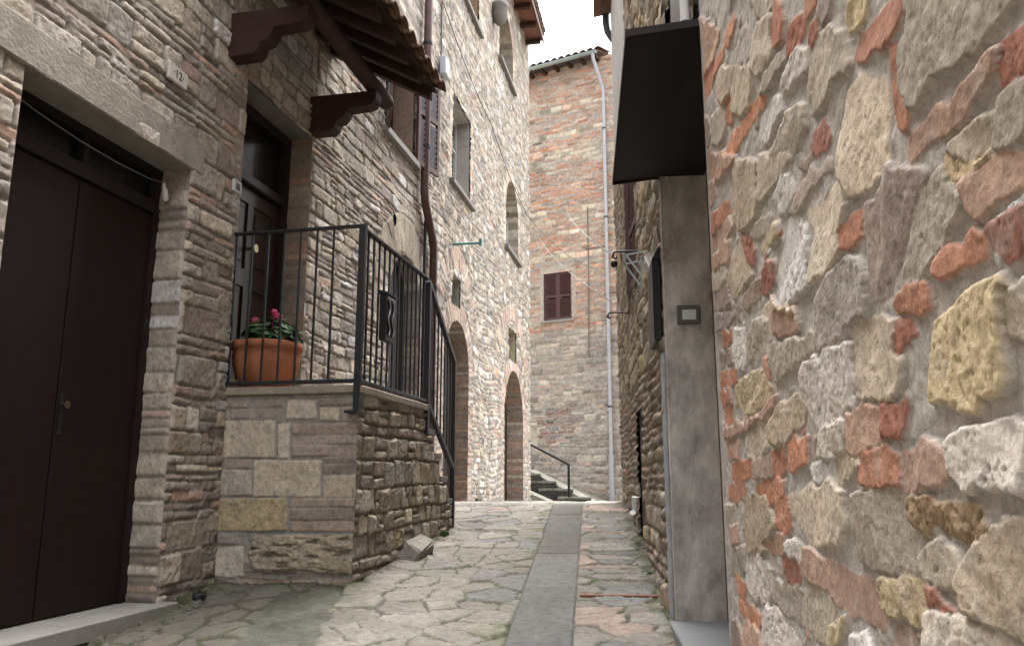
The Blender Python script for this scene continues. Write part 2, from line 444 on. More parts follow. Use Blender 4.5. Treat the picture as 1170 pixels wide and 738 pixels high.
def jambs(s0, s1, z0, z1, pal=((3,'p'),(3,'m'),(2,'s')), h=.06):
    out = []; z = z0
    while z < z1:
        e = RNG.uniform(-.06, .06); g = .005
        out.append((pick(pal), [(s0-(e if s0 < s1 else 0)*0, z+g), (s1+e, z+g), (s1+e, z+h-g), (s0, z+h-g)])); z += h
    return out
R1=[
('p',[(2.571,2.738),(2.370,2.601),(2.421,2.582),(2.720,2.518),(2.720,2.576),(2.720,2.648)]),
('p',[(2.720,2.870),(2.543,2.743),(2.658,2.631),(2.720,2.688)]),
('b',[(2.135,2.514),(2.109,2.480),(2.167,2.464),(2.259,2.480),(2.277,2.514),(2.225,2.528)]),
('b',[(2.310,2.514),(2.323,2.498),(2.489,2.514),(2.720,2.526),(2.720,2.606),(2.522,2.565)]),
('b',[(1.897,2.137),(1.818,2.094),(1.870,2.090),(2.161,2.120),(2.343,2.128),(2.578,2.224),(2.446,2.205),(2.085,2.154)]),
('m',[(2.720,2.472),(2.666,2.434),(2.636,2.360),(2.720,2.346),(2.720,2.362)]),
('g',[(2.016,2.395),(1.928,2.329),(1.942,2.278),(2.072,2.311),(2.231,2.375),(2.134,2.394)]),
('s',[(2.331,2.444),(2.072,2.311),(1.940,2.232),(1.951,2.193),(1.991,2.155),(2.136,2.205),(2.361,2.344),(2.444,2.433)]),
('b',[(2.325,2.326),(2.221,2.282),(2.254,2.233),(2.342,2.270)]),
('g',[(2.574,2.399),(2.365,2.331),(2.344,2.260),(2.475,2.256),(2.601,2.311)]),
('s',[(1.802,2.291),(1.717,2.244),(1.693,2.166),(1.720,2.147),(1.872,2.177),(1.926,2.231),(1.895,2.290)]),
('b',[(1.696,2.278),(1.624,2.220),(1.608,2.166),(1.626,2.138),(1.685,2.156),(1.714,2.213),(1.695,2.242)]),
('r',[(1.515,2.119),(1.463,2.089),(1.478,2.061),(1.550,2.057),(1.602,2.078),(1.600,2.122),(1.567,2.135)]),
('g',[(1.892,2.404),(1.696,2.278),(1.765,2.286),(1.857,2.331)]),
('b',[(1.459,2.134),(1.376,2.085),(1.396,2.069),(1.441,2.076),(1.475,2.104)]),
('m',[(1.364,2.077),(1.291,2.033),(1.323,2.013),(1.358,2.015),(1.386,2.048)]),
('r',[(1.431,2.052),(1.389,2.036),(1.389,2.008),(1.413,2.001),(1.443,2.020)]),
('s',[(1.384,1.996),(1.318,1.979),(1.254,1.928),(1.243,1.900),(1.236,1.859),(1.259,1.859),(1.329,1.883),(1.362,1.860),(1.415,1.877),(1.453,1.877),(1.463,1.930),(1.434,1.981)]),
('y',[(1.211,1.959),(1.132,1.928),(1.156,1.893),(1.222,1.915),(1.227,1.941)]),
('w',[(1.533,2.052),(1.443,2.006),(1.459,1.976),(1.563,2.007),(1.659,2.014),(1.672,2.043),(1.608,2.052)]),
('w',[(1.715,2.042),(1.669,2.014),(1.666,1.985),(1.777,1.981),(1.871,1.994),(1.924,2.041),(1.878,2.063)]),
('g',[(1.613,2.111),(1.611,2.080),(1.724,2.092),(1.794,2.094),(1.861,2.122),(1.828,2.148),(1.716,2.122)]),
('s',[(1.580,1.943),(1.501,1.910),(1.502,1.872),(1.563,1.870),(1.657,1.869),(1.717,1.873),(1.862,1.932),(1.766,1.937),(1.677,1.947)]),
('r',[(1.397,1.832),(1.366,1.791),(1.395,1.783),(1.467,1.790),(1.491,1.819),(1.469,1.843)]),
('c',[(1.203,1.822),(1.117,1.767),(1.109,1.703),(1.120,1.633),(1.175,1.635),(1.241,1.640),(1.283,1.651),(1.320,1.691),(1.325,1.737),(1.281,1.784),(1.256,1.820)]),
('b',[(1.189,1.880),(1.118,1.868),(1.070,1.863),(1.024,1.843),(1.023,1.824),(1.061,1.805),(1.140,1.831),(1.204,1.849),(1.215,1.863)]),
('b',[(1.074,1.798),(1.034,1.778),(1.034,1.734),(1.040,1.657),(1.066,1.667),(1.073,1.732)]),
('s',[(0.977,1.825),(0.751,1.676),(0.802,1.667),(0.831,1.658),(0.887,1.667),(0.948,1.692),(0.989,1.672),(1.016,1.681),(1.037,1.722),(1.031,1.769),(0.998,1.777)]),
('r',[(0.790,1.635),(0.745,1.628),(0.753,1.590),(0.794,1.592),(0.795,1.613)]),
('p',[(1.041,1.640),(0.979,1.637),(0.879,1.636),(0.809,1.635),(0.797,1.632),(0.804,1.615),(0.862,1.612),(0.879,1.602),(0.943,1.601),(1.004,1.611),(1.044,1.608),(1.050,1.626)]),
('s',[(0.931,1.580),(0.849,1.577),(0.824,1.570),(0.829,1.550),(0.859,1.534),(0.918,1.532),(0.945,1.558)]),
('g',[(0.802,1.582),(0.751,1.576),(0.763,1.523),(0.810,1.521),(0.822,1.536)]),
('p',[(2.720,2.326),(2.202,2.096),(2.348,2.112),(2.595,2.170),(2.720,2.214)]),
('s',[(2.245,2.072),(2.115,2.047),(1.942,1.976),(1.957,1.872),(2.006,1.845),(2.166,1.869),(2.322,1.936),(2.299,2.014)]),
('s',[(1.915,1.977),(1.639,1.862),(1.701,1.856),(1.833,1.862),(1.937,1.867),(1.942,1.927)]),
('p',[(2.720,2.201),(2.639,2.187),(2.586,2.118),(2.710,2.121),(2.720,2.138)]),
('b',[(2.673,2.075),(2.373,2.026),(2.347,1.980),(2.469,1.984),(2.692,2.015)]),
('p',[(2.720,1.999),(2.353,1.961),(2.309,1.918),(2.527,1.933),(2.720,1.962)]),
('p',[(2.669,1.927),(2.373,1.895),(2.386,1.848),(2.595,1.860),(2.706,1.889)]),
('s',[(2.720,1.870),(2.469,1.841),(2.462,1.795),(2.706,1.808)]),
('m',[(2.710,1.793),(2.449,1.770),(2.426,1.714),(2.681,1.731),(2.720,1.773)]),
('m',[(2.691,1.695),(2.393,1.693),(2.261,1.651),(2.373,1.634)]),
('s',[(2.252,1.865),(2.177,1.829),(2.105,1.750),(2.072,1.710),(2.212,1.707),(2.350,1.711),(2.447,1.777),(2.370,1.836)]),
('r',[(2.172,1.847),(2.073,1.811),(2.028,1.766),(2.052,1.730),(2.104,1.756),(2.164,1.819)]),
('g',[(1.971,1.822),(1.786,1.778),(1.801,1.764),(1.930,1.779),(2.035,1.793),(2.070,1.822)]),
('y',[(1.907,1.769),(1.782,1.755),(1.778,1.726),(1.891,1.738),(1.976,1.754)]),
('w',[(1.693,1.731),(1.638,1.723),(1.562,1.674),(1.556,1.634),(1.580,1.603),(1.574,1.564),(1.699,1.564),(1.801,1.561),(1.844,1.608),(1.806,1.664),(1.743,1.700)]),
('w',[(1.724,1.848),(1.667,1.832),(1.623,1.779),(1.685,1.765),(1.755,1.773),(1.818,1.828)]),
('m',[(1.501,1.781),(1.377,1.744),(1.381,1.729),(1.479,1.744),(1.546,1.736),(1.617,1.731),(1.660,1.746),(1.590,1.767)]),
('c',[(1.552,1.714),(1.433,1.691),(1.363,1.696),(1.330,1.675),(1.314,1.640),(1.345,1.614),(1.342,1.576),(1.410,1.562),(1.481,1.559),(1.556,1.569),(1.545,1.612),(1.503,1.651),(1.542,1.687)]),
('r',[(1.901,1.701),(1.836,1.677),(1.844,1.646),(1.945,1.631),(2.005,1.651),(1.980,1.693)]),
('m',[(2.092,1.690),(2.005,1.681),(2.022,1.637),(2.197,1.645),(2.240,1.667)]),
('b',[(1.286,1.611),(1.238,1.602),(1.232,1.566),(1.298,1.563),(1.343,1.572),(1.348,1.602)]),
('m',[(1.572,1.834),(1.503,1.805),(1.524,1.790),(1.569,1.813)]),
('s',[(1.879,1.605),(1.782,1.552),(1.669,1.533),(1.660,1.498),(2.094,1.581),(1.980,1.598)]),
('g',[(1.316,1.547),(1.275,1.533),(1.240,1.477),(1.263,1.438),(1.402,1.429),(1.513,1.420),(1.522,1.462),(1.498,1.515),(1.425,1.544)]),
('m',[(1.120,1.632),(0.992,1.571),(1.004,1.551),(1.056,1.534),(1.085,1.513),(1.118,1.486),(1.140,1.468),(1.174,1.445),(1.230,1.451),(1.245,1.473),(1.238,1.542),(1.240,1.580),(1.222,1.608),(1.144,1.609)]),
('g',[(0.960,1.564),(0.939,1.544),(0.908,1.501),(0.941,1.486),(0.983,1.467),(1.020,1.453),(1.066,1.443),(1.103,1.456),(1.080,1.482),(1.057,1.521),(1.024,1.545),(0.982,1.558)]),
('y',[(0.945,1.573),(0.842,1.530),(0.864,1.526),(0.912,1.531),(0.933,1.545)]),
('p',[(0.903,1.522),(0.865,1.521),(0.773,1.507),(0.780,1.475),(0.835,1.475),(0.880,1.477),(0.893,1.493)]),
('r',[(0.855,1.453),(0.786,1.450),(0.795,1.411),(0.826,1.411),(0.837,1.424),(0.861,1.447)]),
('b',[(1.002,1.445),(0.954,1.456),(0.890,1.459),(0.872,1.443),(0.875,1.430),(0.930,1.429),(0.979,1.428),(0.997,1.435)]),
('b',[(1.132,1.436),(1.091,1.436),(1.033,1.429),(1.026,1.400),(1.054,1.400),(1.090,1.410),(1.113,1.412),(1.143,1.428)]),
('y',[(1.013,1.375),(0.962,1.380),(0.900,1.388),(0.841,1.388),(0.834,1.367),(0.846,1.337),(0.857,1.287),(0.866,1.278),(0.913,1.270),(0.924,1.254),(0.981,1.266),(1.045,1.279),(1.032,1.332)]),
('s',[(0.828,1.369),(0.797,1.374),(0.810,1.318),(0.838,1.329)]),
('w',[(2.359,1.617),(2.246,1.590),(2.212,1.538),(2.241,1.492),(2.341,1.495),(2.394,1.561)]),
('m',[(2.683,1.724),(2.314,1.649),(2.524,1.655),(2.700,1.668)]),
('b',[(2.571,1.641),(2.431,1.630),(2.424,1.587),(2.564,1.592)]),
('m',[(2.678,1.583),(2.467,1.573),(2.442,1.527),(2.668,1.540)]),
('b',[(2.675,1.518),(2.393,1.502),(2.403,1.466),(2.687,1.477)]),
('b',[(2.694,1.455),(2.502,1.453),(2.495,1.410),(2.663,1.407)]),
('b',[(2.646,1.391),(2.499,1.396),(2.491,1.357),(2.617,1.344)]),
('g',[(2.092,1.586),(1.942,1.551),(1.927,1.515),(2.063,1.491),(2.179,1.489),(2.193,1.548)]),
('p',[(1.890,1.563),(1.673,1.519),(1.662,1.493),(1.756,1.495),(1.879,1.520)]),
('b',[(2.014,1.472),(1.953,1.466),(1.957,1.424),(2.014,1.426)]),
('g',[(1.910,1.490),(1.686,1.468),(1.539,1.452),(1.545,1.426),(1.697,1.426),(1.799,1.410),(1.908,1.413),(1.950,1.451)]),
('y',[(2.251,1.458),(2.000,1.432),(1.949,1.390),(2.020,1.358),(2.313,1.354),(2.424,1.393),(2.391,1.444)]),
('p',[(2.663,1.333),(2.319,1.332),(2.051,1.337),(1.945,1.362),(1.886,1.367),(1.902,1.347),(2.029,1.324),(2.325,1.313),(2.628,1.305)]),
('s',[(1.876,1.345),(1.717,1.350),(1.652,1.325),(1.678,1.295),(1.819,1.259),(1.973,1.260),(1.986,1.299),(1.909,1.321)]),
('s',[(2.232,1.302),(2.034,1.308),(2.022,1.257),(2.159,1.244),(2.268,1.229),(2.287,1.273)]),
('w',[(1.653,1.391),(1.550,1.409),(1.449,1.407),(1.339,1.397),(1.323,1.371),(1.332,1.335),(1.352,1.299),(1.454,1.283),(1.570,1.272),(1.610,1.299),(1.649,1.339),(1.667,1.369)]),
('w',[(1.543,1.260),(1.431,1.270),(1.389,1.267),(1.403,1.233),(1.484,1.216),(1.567,1.222)]),
('s',[(1.472,1.212),(1.370,1.224),(1.353,1.202),(1.442,1.177),(1.493,1.179)]),
('p',[(2.634,1.287),(2.402,1.284),(2.417,1.232),(2.607,1.236)]),
('b',[(2.551,1.221),(2.224,1.222),(2.237,1.176),(2.566,1.169)]),
('m',[(2.207,1.227),(2.018,1.229),(2.017,1.185),(2.206,1.179)]),
('b',[(1.993,1.239),(1.864,1.246),(1.867,1.194),(1.993,1.185)]),
('b',[(1.822,1.249),(1.661,1.261),(1.665,1.211),(1.815,1.197)]),
('m',[(1.645,1.256),(1.589,1.256),(1.592,1.214),(1.649,1.209)]),
('w',[(1.636,1.197),(1.501,1.202),(1.499,1.183),(1.626,1.175)]),
('c',[(1.323,1.425),(1.202,1.419),(1.153,1.398),(1.140,1.339),(1.170,1.304),(1.232,1.297),(1.321,1.315),(1.328,1.375)]),
('r',[(1.142,1.395),(1.101,1.395),(1.087,1.372),(1.123,1.372),(1.143,1.357),(1.158,1.364)]),
('p',[(1.392,1.283),(1.290,1.290),(1.237,1.282),(1.247,1.239),(1.327,1.223),(1.405,1.229)]),
('r',[(1.229,1.288),(1.136,1.282),(1.159,1.237),(1.232,1.244)]),
('w',[(1.007,1.219),(0.965,1.232),(0.915,1.234),(0.830,1.229),(0.845,1.161),(0.896,1.173),(0.943,1.173),(0.974,1.164),(1.007,1.187)]),
('b',[(1.323,1.222),(1.224,1.225),(1.188,1.205),(1.185,1.171),(1.265,1.161),(1.349,1.172),(1.336,1.198)]),
('p',[(1.170,1.213),(1.059,1.219),(1.027,1.205),(1.016,1.183),(1.072,1.166),(1.171,1.163)]),
('o',[(1.154,1.146),(1.093,1.152),(1.050,1.146),(0.992,1.148),(0.950,1.142),(0.938,1.120),(0.972,1.107),(1.032,1.114),(1.080,1.130),(1.109,1.105),(1.160,1.122)]),
('g',[(1.393,1.144),(1.291,1.158),(1.195,1.156),(1.161,1.118),(1.142,1.087),(1.156,1.050),(1.222,1.043),(1.333,1.039),(1.387,1.048),(1.398,1.095)]),
('s',[(1.120,1.077),(1.074,1.098),(1.022,1.086),(1.008,1.063),(1.039,1.049),(1.127,1.049),(1.142,1.067)]),
('s',[(1.015,1.052),(0.961,1.095),(0.921,1.121),(0.850,1.140),(0.878,1.015),(0.950,1.022),(1.005,1.029)]),
('r',[(1.122,1.031),(1.094,1.031),(1.080,1.018),(1.048,1.011),(1.109,1.006),(1.130,1.014)]),
('y',[(1.298,1.025),(1.200,1.041),(1.140,1.036),(1.140,0.994),(1.172,0.983),(1.272,0.979),(1.313,0.988)]),
('p',[(1.753,1.025),(1.672,1.035),(1.596,1.017),(1.473,1.014),(1.328,1.008),(1.305,0.993),(1.303,0.950),(1.396,0.952),(1.574,0.955),(1.607,0.972),(1.730,0.979),(1.771,0.999)]),
('w',[(1.131,0.992),(1.066,1.002),(0.989,1.002),(0.918,0.997),(0.961,0.972),(1.144,0.936)]),
('m',[(1.253,0.959),(1.206,0.971),(1.181,0.946),(1.273,0.926)]),
('w',[(1.468,0.906),(1.389,0.925),(1.365,0.909),(1.481,0.884)]),
('b',[(2.632,1.150),(2.367,1.166),(2.344,1.128),(2.526,1.107),(2.643,1.115)]),
('b',[(2.215,1.149),(1.973,1.171),(1.874,1.169),(1.881,1.144),(2.009,1.125),(2.086,1.117),(2.161,1.138)]),
('b',[(1.974,1.123),(1.853,1.129),(1.847,1.075),(1.915,1.056),(1.976,1.073)]),
('s',[(2.381,1.115),(2.109,1.128),(1.990,1.067),(2.059,1.030),(2.149,0.984),(2.373,0.970),(2.411,1.011)]),
('c',[(1.851,1.139),(1.696,1.156),(1.510,1.167),(1.448,1.152),(1.449,1.098),(1.483,1.062),(1.595,1.053),(1.707,1.051),(1.754,1.071),(1.831,1.100)]),
('s',[(2.720,1.083),(2.548,1.096),(2.524,1.050),(2.667,1.032)]),
('p',[(2.649,1.022),(2.510,1.034),(2.486,0.993),(2.625,0.968)]),
('g',[(2.609,0.956),(2.420,0.978),(2.421,0.915),(2.591,0.883),(2.664,0.902)]),
('p',[(2.115,1.009),(1.961,1.048),(1.907,1.046),(1.915,1.016),(2.045,0.994)]),
('w',[(1.897,1.027),(1.817,1.041),(1.757,1.024),(1.790,1.000),(1.887,1.003)]),
('w',[(2.377,0.957),(2.177,0.979),(2.055,0.955),(2.069,0.905),(2.155,0.866),(2.326,0.859),(2.407,0.885)]),
('r',[(1.955,0.986),(1.830,0.994),(1.789,0.970),(1.843,0.942),(1.944,0.947)]),
('b',[(2.574,0.878),(2.434,0.869),(2.446,0.830),(2.549,0.835)]),
('b',[(2.555,0.815),(2.367,0.823),(2.180,0.824),(2.230,0.787),(2.381,0.773),(2.546,0.783)]),
('g',[(2.026,0.932),(1.824,0.943),(1.793,0.919),(1.843,0.869),(1.944,0.867),(2.062,0.885)]),
('s',[(1.779,0.939),(1.650,0.957),(1.552,0.946),(1.582,0.909),(1.614,0.864),(1.706,0.862),(1.797,0.873)]),
('w',[(2.164,0.832),(2.056,0.865),(1.929,0.845),(1.838,0.817),(2.188,0.745)]),
('p',[(2.517,0.762),(2.233,0.775),(2.215,0.742),(2.505,0.682)]),
('y',[(1.576,0.906),(1.503,0.934),(1.525,0.896),(1.597,0.867)]),
('m',[(2.720,0.707),(2.592,0.750),(2.504,0.685),(2.700,0.643)])]
PF=[
('c',[(-0.037,1.557),(0.380,1.551),(0.395,1.307),(-0.023,1.309)]),
('c',[(0.402,1.532),(0.489,1.531),(0.497,1.299),(0.416,1.300)]),
('m',[(0.504,1.526),(0.920,1.526),(0.922,1.457),(0.508,1.456)]),
('m',[(0.509,1.449),(0.923,1.450),(0.925,1.393),(0.512,1.394)]),
('m',[(0.512,1.387),(0.925,1.386),(0.928,1.318),(0.516,1.315)]),
('m',[(0.022,1.299),(0.230,1.298),(0.234,1.238),(0.027,1.238)]),
('c',[(-0.051,1.227),(0.234,1.226),(0.246,1.061),(-0.038,1.060)]),
('c',[(0.243,1.293),(0.723,1.291),(0.729,1.056),(0.254,1.054)]),
('m',[(0.734,1.307),(0.928,1.311),(0.930,1.272),(0.736,1.269)]),
('m',[(0.736,1.262),(0.930,1.266),(0.933,1.203),(0.739,1.203)]),
('c',[(0.740,1.191),(0.938,1.196),(0.944,1.057),(0.746,1.057)]),
('y',[(-0.028,1.041),(0.499,1.049),(0.511,0.838),(-0.017,0.831)]),
('m',[(0.517,1.042),(0.939,1.049),(0.941,0.995),(0.520,0.990)]),
('m',[(0.520,0.979),(0.942,0.987),(0.945,0.914),(0.524,0.907)]),
('m',[(0.525,0.896),(0.945,0.905),(0.948,0.842),(0.529,0.836)]),
('m',[(0.007,0.814),(0.224,0.821),(0.229,0.749),(0.013,0.746)]),
('c',[(-0.004,0.728),(0.204,0.738),(0.218,0.550),(0.005,0.545)]),
('t',[(0.275,0.817),(0.958,0.826),(0.967,0.589),(0.902,0.555),(0.660,0.595),(0.291,0.580),(0.241,0.683)]),
('m',[(0.106,0.525),(0.541,0.538),(0.544,0.475),(0.110,0.463)]),
('m',[(0.560,0.538),(0.960,0.544),(0.962,0.478),(0.564,0.471)]),
('m',[(0.190,1.692),(0.436,1.692),(0.439,1.640),(0.193,1.644)]),
('c',[(0.462,1.689),(0.666,1.685),(0.679,1.559),(0.456,1.562)]),
('c',[(0.693,1.633),(0.831,1.631),(0.835,1.541),(0.698,1.547)]),
('m',[(0.050,1.632),(0.427,1.631),(0.431,1.565),(0.054,1.568)]),
('m',[(-0.074,1.690),(0.169,1.690),(0.173,1.640),(-0.070,1.644)]),
('m',[(0.691,1.687),(0.913,1.688),(0.915,1.646),(0.693,1.645)]),
('m',[(0.846,1.633),(0.915,1.634),(0.919,1.539),(0.850,1.538)]),
('m',[(-0.075,1.630),(0.031,1.630),(0.036,1.571),(-0.070,1.570)])]

# ================================================================== GROUND
def softmin(a, b, k=.05): return -k*np.log(np.exp(-a/k)+np.exp(-b/k))
def terrain(X, Y):
    X = np.asarray(X, float); Y = np.asarray(Y, float)
    up = np.where(Y > -14, .094*Y, .094*-14); dn = .872-.026*(Y-9.25)
    z = up + (dn-up)*np.clip((Y-8.6)/1.3, 0, 1)**2*(3-2*np.clip((Y-8.6)/1.3, 0, 1)) if False else np.where(Y > 4, softmin(up, dn, .02), up)
    sx = np.clip((-1.15-X)/.8, 0, 1); sy = np.clip((5.7-Y)/.8, 0, 1)
    return z - .05*sx*sx*(3-2*sx)*sy
def tz(x, y): return float(terrain(x, y))
b = MB(); xs = [-60,-20,-6,-3,-1,1,3,6,20,60]; ys = [-60,-14,-6,0,4,8,9,10,12,20,40,90]
vs = [(x, y, tz(x, y)-.06) for x in xs for y in ys]; ny = len(ys)
b.raw(vs, [(i*ny+j, (i+1)*ny+j, (i+1)*ny+j+1, i*ny+j+1) for i in range(len(xs)-1) for j in range(ny-1)])
struct(b.build('ground', M_GROUND))

# paved street: irregular flags, laid either side of the drain strip
SX0, SK = -.04-.0977*4.06, .0977          # left edge of the strip x = SX0 + SK*y
SW0 = .335
xs = grid((-3.4, -2.4, .05), (-2.4, 1.5, .010), (1.5, 2.0, .05)); ys = grid((-5, 3.2, .08), (3.2, 6.5, .010), (6.5, 10.2, .014), (10.2, 24, .09))
st = Relief(xs, ys, mortar=(.075,.070,.054), seed=5, mort_amp=.004, grain=.035)
X, Y = st.SS, st.ZZ
wx = X + .09*fbm(X, Y, .55, 4, 301); wy = Y + .09*fbm(X, Y, .55, 4, 302)
def cells(u, v, seed, j=.42):
    iu = np.floor(u); iv = np.floor(v); f1 = np.full(u.shape, 9.); f2 = np.full(u.shape, 9.)
    p1 = np.zeros(u.shape+(2,)); p2 = p1.copy()
    for a in (-2,-1,0,1,2):
        for c in (-2,-1,0,1,2):
            su = iu+a+.5+j*2*(_h(iu+a, iv+c, seed)-.5); sv = iv+c+.5+j*2*(_h(iu+a, iv+c, seed+1)-.5)
            d = (u-su)**2+(v-sv)**2; q = np.stack([su, sv], -1)
            n = d < f1; m = (~n) & (d < f2)
            f2 = np.where(n, f1, np.where(m, d, f2)); p2 = np.where(n[..., None], p1, np.where(m[..., None], q, p2))
            f1 = np.where(n, d, f1); p1 = np.where(n[..., None], q, p1)
    dx, dy = p2[..., 0]-p1[..., 0], p2[..., 1]-p1[..., 1]; L = np.sqrt(dx*dx+dy*dy)+1e-6
    e = (((p1[..., 0]+p2[..., 0])/2-u)*dx + ((p1[..., 1]+p2[..., 1])/2-v)*dy)/L
    return e, p1
right = X > SX0+SK*Y+SW0/2
eL, pL = cells(wx/.235, wy/.26, 41, .46); eR, pR = cells((wx-.1*wy)/.33, wy/.17, 57, .40)
E_ = np.where(right, eR*.22, eL*.245); Pq = np.where(right[..., None], pR+100, pL)
h1 = _h(np.floor(Pq[..., 0]*977), np.floor(Pq[..., 1]*977), 3); h2 = _h(np.floor(Pq[..., 0]*577), np.floor(Pq[..., 1]*577), 4); h3 = _h(np.floor(Pq[..., 0]*377), np.floor(Pq[..., 1]*377), 6)
rough_side = np.clip((-.72-X)/.55, 0, 1)*np.clip((5.6-Y)/.5, 0, 1)     # worn, dirty corner in front of the porch
tilt = np.where(right, (wx/.33-.3*wy-pR[..., 0])*0+(wy/.17-pR[..., 1])*.17*(h1-.5)*.10, (wx/.235-pL[..., 0])*.235*(h1-.5)*.12+(wy/.26-pL[..., 1])*.26*(h2-.5)*.12)
d = E_ - .0012 + .009*st.n1 + .004*st.n2 + .006*st.n4 - .010*rough_side
t = np.clip(d/.012, 0, 1); up = np.sqrt(t*(2-t))
st.H = st.H*.8 + up*(.014+.010*(h1-.5)+.004*st.n2+.005*st.n3 + .008*(h2-.5) + .003*st.n4 + tilt)
pa = np.array([.180,.165,.143]); pb = np.array([.243,.226,.198]); pc = np.array([.27,.215,.18]); pd = np.array([.17,.167,.16])
colr = pa + (pb-pa)*h2[..., None]; pk = (h3 > np.where(right, .80, .94)); colr = np.where(pk[..., None], pc*(.85+.3*h1[..., None]), colr); gk = h3 < .16
colr = np.where(gk[..., None], pd, colr)*(1+.22*st.n3+.14*st.n2+.10*st.n4)[..., None]*(.86+.28*h1)[..., None]
dirt = np.clip(rough_side*1.0 + np.clip(fbm(X, Y, .5, 3, 88)*.8-.15, 0, .5), 0, .85)
colr = colr*(1-dirt[..., None]) + np.array([.125,.115,.095])*dirt[..., None]
moss = np.clip(fbm(X, Y, .6, 3, 99)*2+.12, 0, 1)*np.clip(fbm(X, Y, .05, 3, 98)*1.5+.75, 0, 1)
mcol = st.mort*(1-moss[..., None]) + np.array([.07,.09,.035])*moss[..., None]
st.C = mcol*(1-t[..., None]) + colr*t[..., None]
# moss creeping onto the stones by the strip
ms = np.clip(1-np.abs(X-(SX0+SK*Y)+.05)/.22, 0, 1)*np.clip(fbm(X, Y, .12, 3, 65)*2, 0, 1)*.7
st.C = st.C*(1-ms[..., None]) + np.array([.12,.135,.065])*ms[..., None]
# smooth cement patch at the porch corner
pt_ = sdpoly(X, Y, [(-1.35,4.0),(-.93,4.0),(-1.02,4.85),(-1.06,5.16),(-1.42,5.12),(-1.42,4.7)]) + .05*st.n3+.02*st.n1
pm = np.clip(-pt_/.02, 0, 1)
st.H = st.H*(1-pm) + pm*(.010+.003*st.n2+.003*st.n3); st.C = st.C*(1-pm[..., None]) + pm[..., None]*np.array([.098,.097,.078])*(1+.45*st.n3+.25*st.n2)[..., None]
# moss, damp earth and grit gathered along the foot of the walls
sA = (X-LA.o[0])*LA.d[0]+(Y-LA.o[1])*LA.d[1]; oA = (X-LA.o[0])*LA.n[0]+(Y-LA.o[1])*LA.n[1]
oR = (X-RB.o[0])*RB.n[0]+(Y-RB.o[1])*RB.n[1]; oB = (X-LB.o[0])*LB.n[0]+(Y-LB.o[1])*LB.n[1]
dist = np.minimum(np.where((sA > 5.5) & (sA < 7.9), np.maximum(oA-.954, 0), np.abs(oA)), np.minimum(np.abs(oR), np.abs(oB)))
dist = np.where((sA < 5.56) & (oA < .97), np.minimum(dist, np.abs(sA-5.544)), dist)
ft = np.clip(1.15-dist/.10+.9*st.n1+.5*st.n3, 0, 1)*.9
fcol = np.where((fbm(X, Y, .25, 3, 123) > .0)[..., None], np.array([.060,.070,.030]), np.array([.085,.075,.058]))
st.C = st.C*(1-ft[..., None]) + fcol*(1+.3*st.n2)[..., None]*ft[..., None]
st.H = st.H + ft*(.012+.010*st.n2)
# under the strip and red brick line
ins = np.clip(1-np.abs(X-(SX0+SK*Y+SW0/2))/(SW0/2), 0, 1) > 0
st.H = np.where(ins, -.02, st.H)
def streetpos(Xa, Ya, H): return Xa, Ya, terrain(Xa, Ya)+H
struct(st.build('street_paving', streetpos, M_PAVE))
# drain strip of long dark stones
ds = Relief(grid((0, SW0, .009)), grid((-4, 3.2, .05), (3.2, 9.6, .012), (9.6, 19, .05)), mortar=(.10,.105,.075), seed=77, mort_amp=.003, grain=.03)
y = -4.0; sl_ = []
while y < 19:
    L = RNG.uniform(.85, 1.3)
    if y > 12 and RNG.random() < .25: m_ = SW0*RNG.uniform(.4, .6); sl_ += [('d', [(.004, y+.004), (m_-.003, y+.004), (m_-.003, y+L-.004), (.004, y+L-.004)]), ('d', [(m_+.003, y+.004), (SW0-.004, y+.004), (SW0-.004, y+L-.004), (m_+.003, y+L-.004)])]
    else: sl_.append(('d', [(.004, y+.004), (SW0-.004, y+.004), (SW0-.004, y+L-.004), (.004, y+L-.004)]))
    y += L
ds.stones(sl_, prot=.026, edge=.008, rag=.006, amp=.003, var=.10)
def dspos(A_, Y_, H_):
    X_ = SX0+SK*Y_+A_; return X_, Y_, terrain(X_, Y_)+H_-.012*np.sin(np.pi*A_/SW0)*.5
struct(ds.build('drain_strip', dspos, M_PAVE))
b = MB(); y0 = 4.98
for k in range(5):
    xa = .40+k*.106; yy = y0-.006*k
    b.raw([(xa+dx, yy+dy+.01*dx, tz(xa+dx, yy+dy)+dz) for dx in (.003,.103) for dy in (-.018,.018) for dz in (-.03,.026)], [(0,1,3,2),(4,6,7,5),(0,4,5,1),(2,3,7,6),(0,2,6,4),(1,5,7,3)])
struct(b.build('street_brick_line', M_RED))

# ================================================================== LEFT NEAR HOUSE
HA = thing('stone_house', LA.p(5, 0, .4), 'brown rubble stone house with big dark double door at left', 'house')
def inarch(c, r, zb, zs):
    return lambda s, z: ((np.abs(s-c) < r) & (z > zb) & (z < zs)) | (((s-c)**2+(z-zs)**2 < r*r) & (z >= zs))
S = grid((-8,3.2,.08),(3.2,3.6,.010),(3.6,4.95,.010),(4.95,5.55,.008),(5.55,6.63,.010),(6.63,8.3,.012),(8.3,9.3,.014),(9.3,10.06,.014))
Z = grid((-.6,0,.05),(0,.46,.012),(.46,1.85,.010),(1.85,3.12,.010),(3.12,4.06,.010),(4.06,4.93,.011),(4.93,6.3,.014),(6.3,7.6,.03))
wa = Relief(S, Z, mortar=(.25,.232,.205), seed=100, mort_amp=.006, grain=.03)
TA = (1.05,1.05,1.065)
PA = ((5,'s'),(4,'g'),(4,'c'),(1,'w'),(1,'m')); PAT = ((5,'m'),(2,'p'),(4,'g'),(2,'s'))
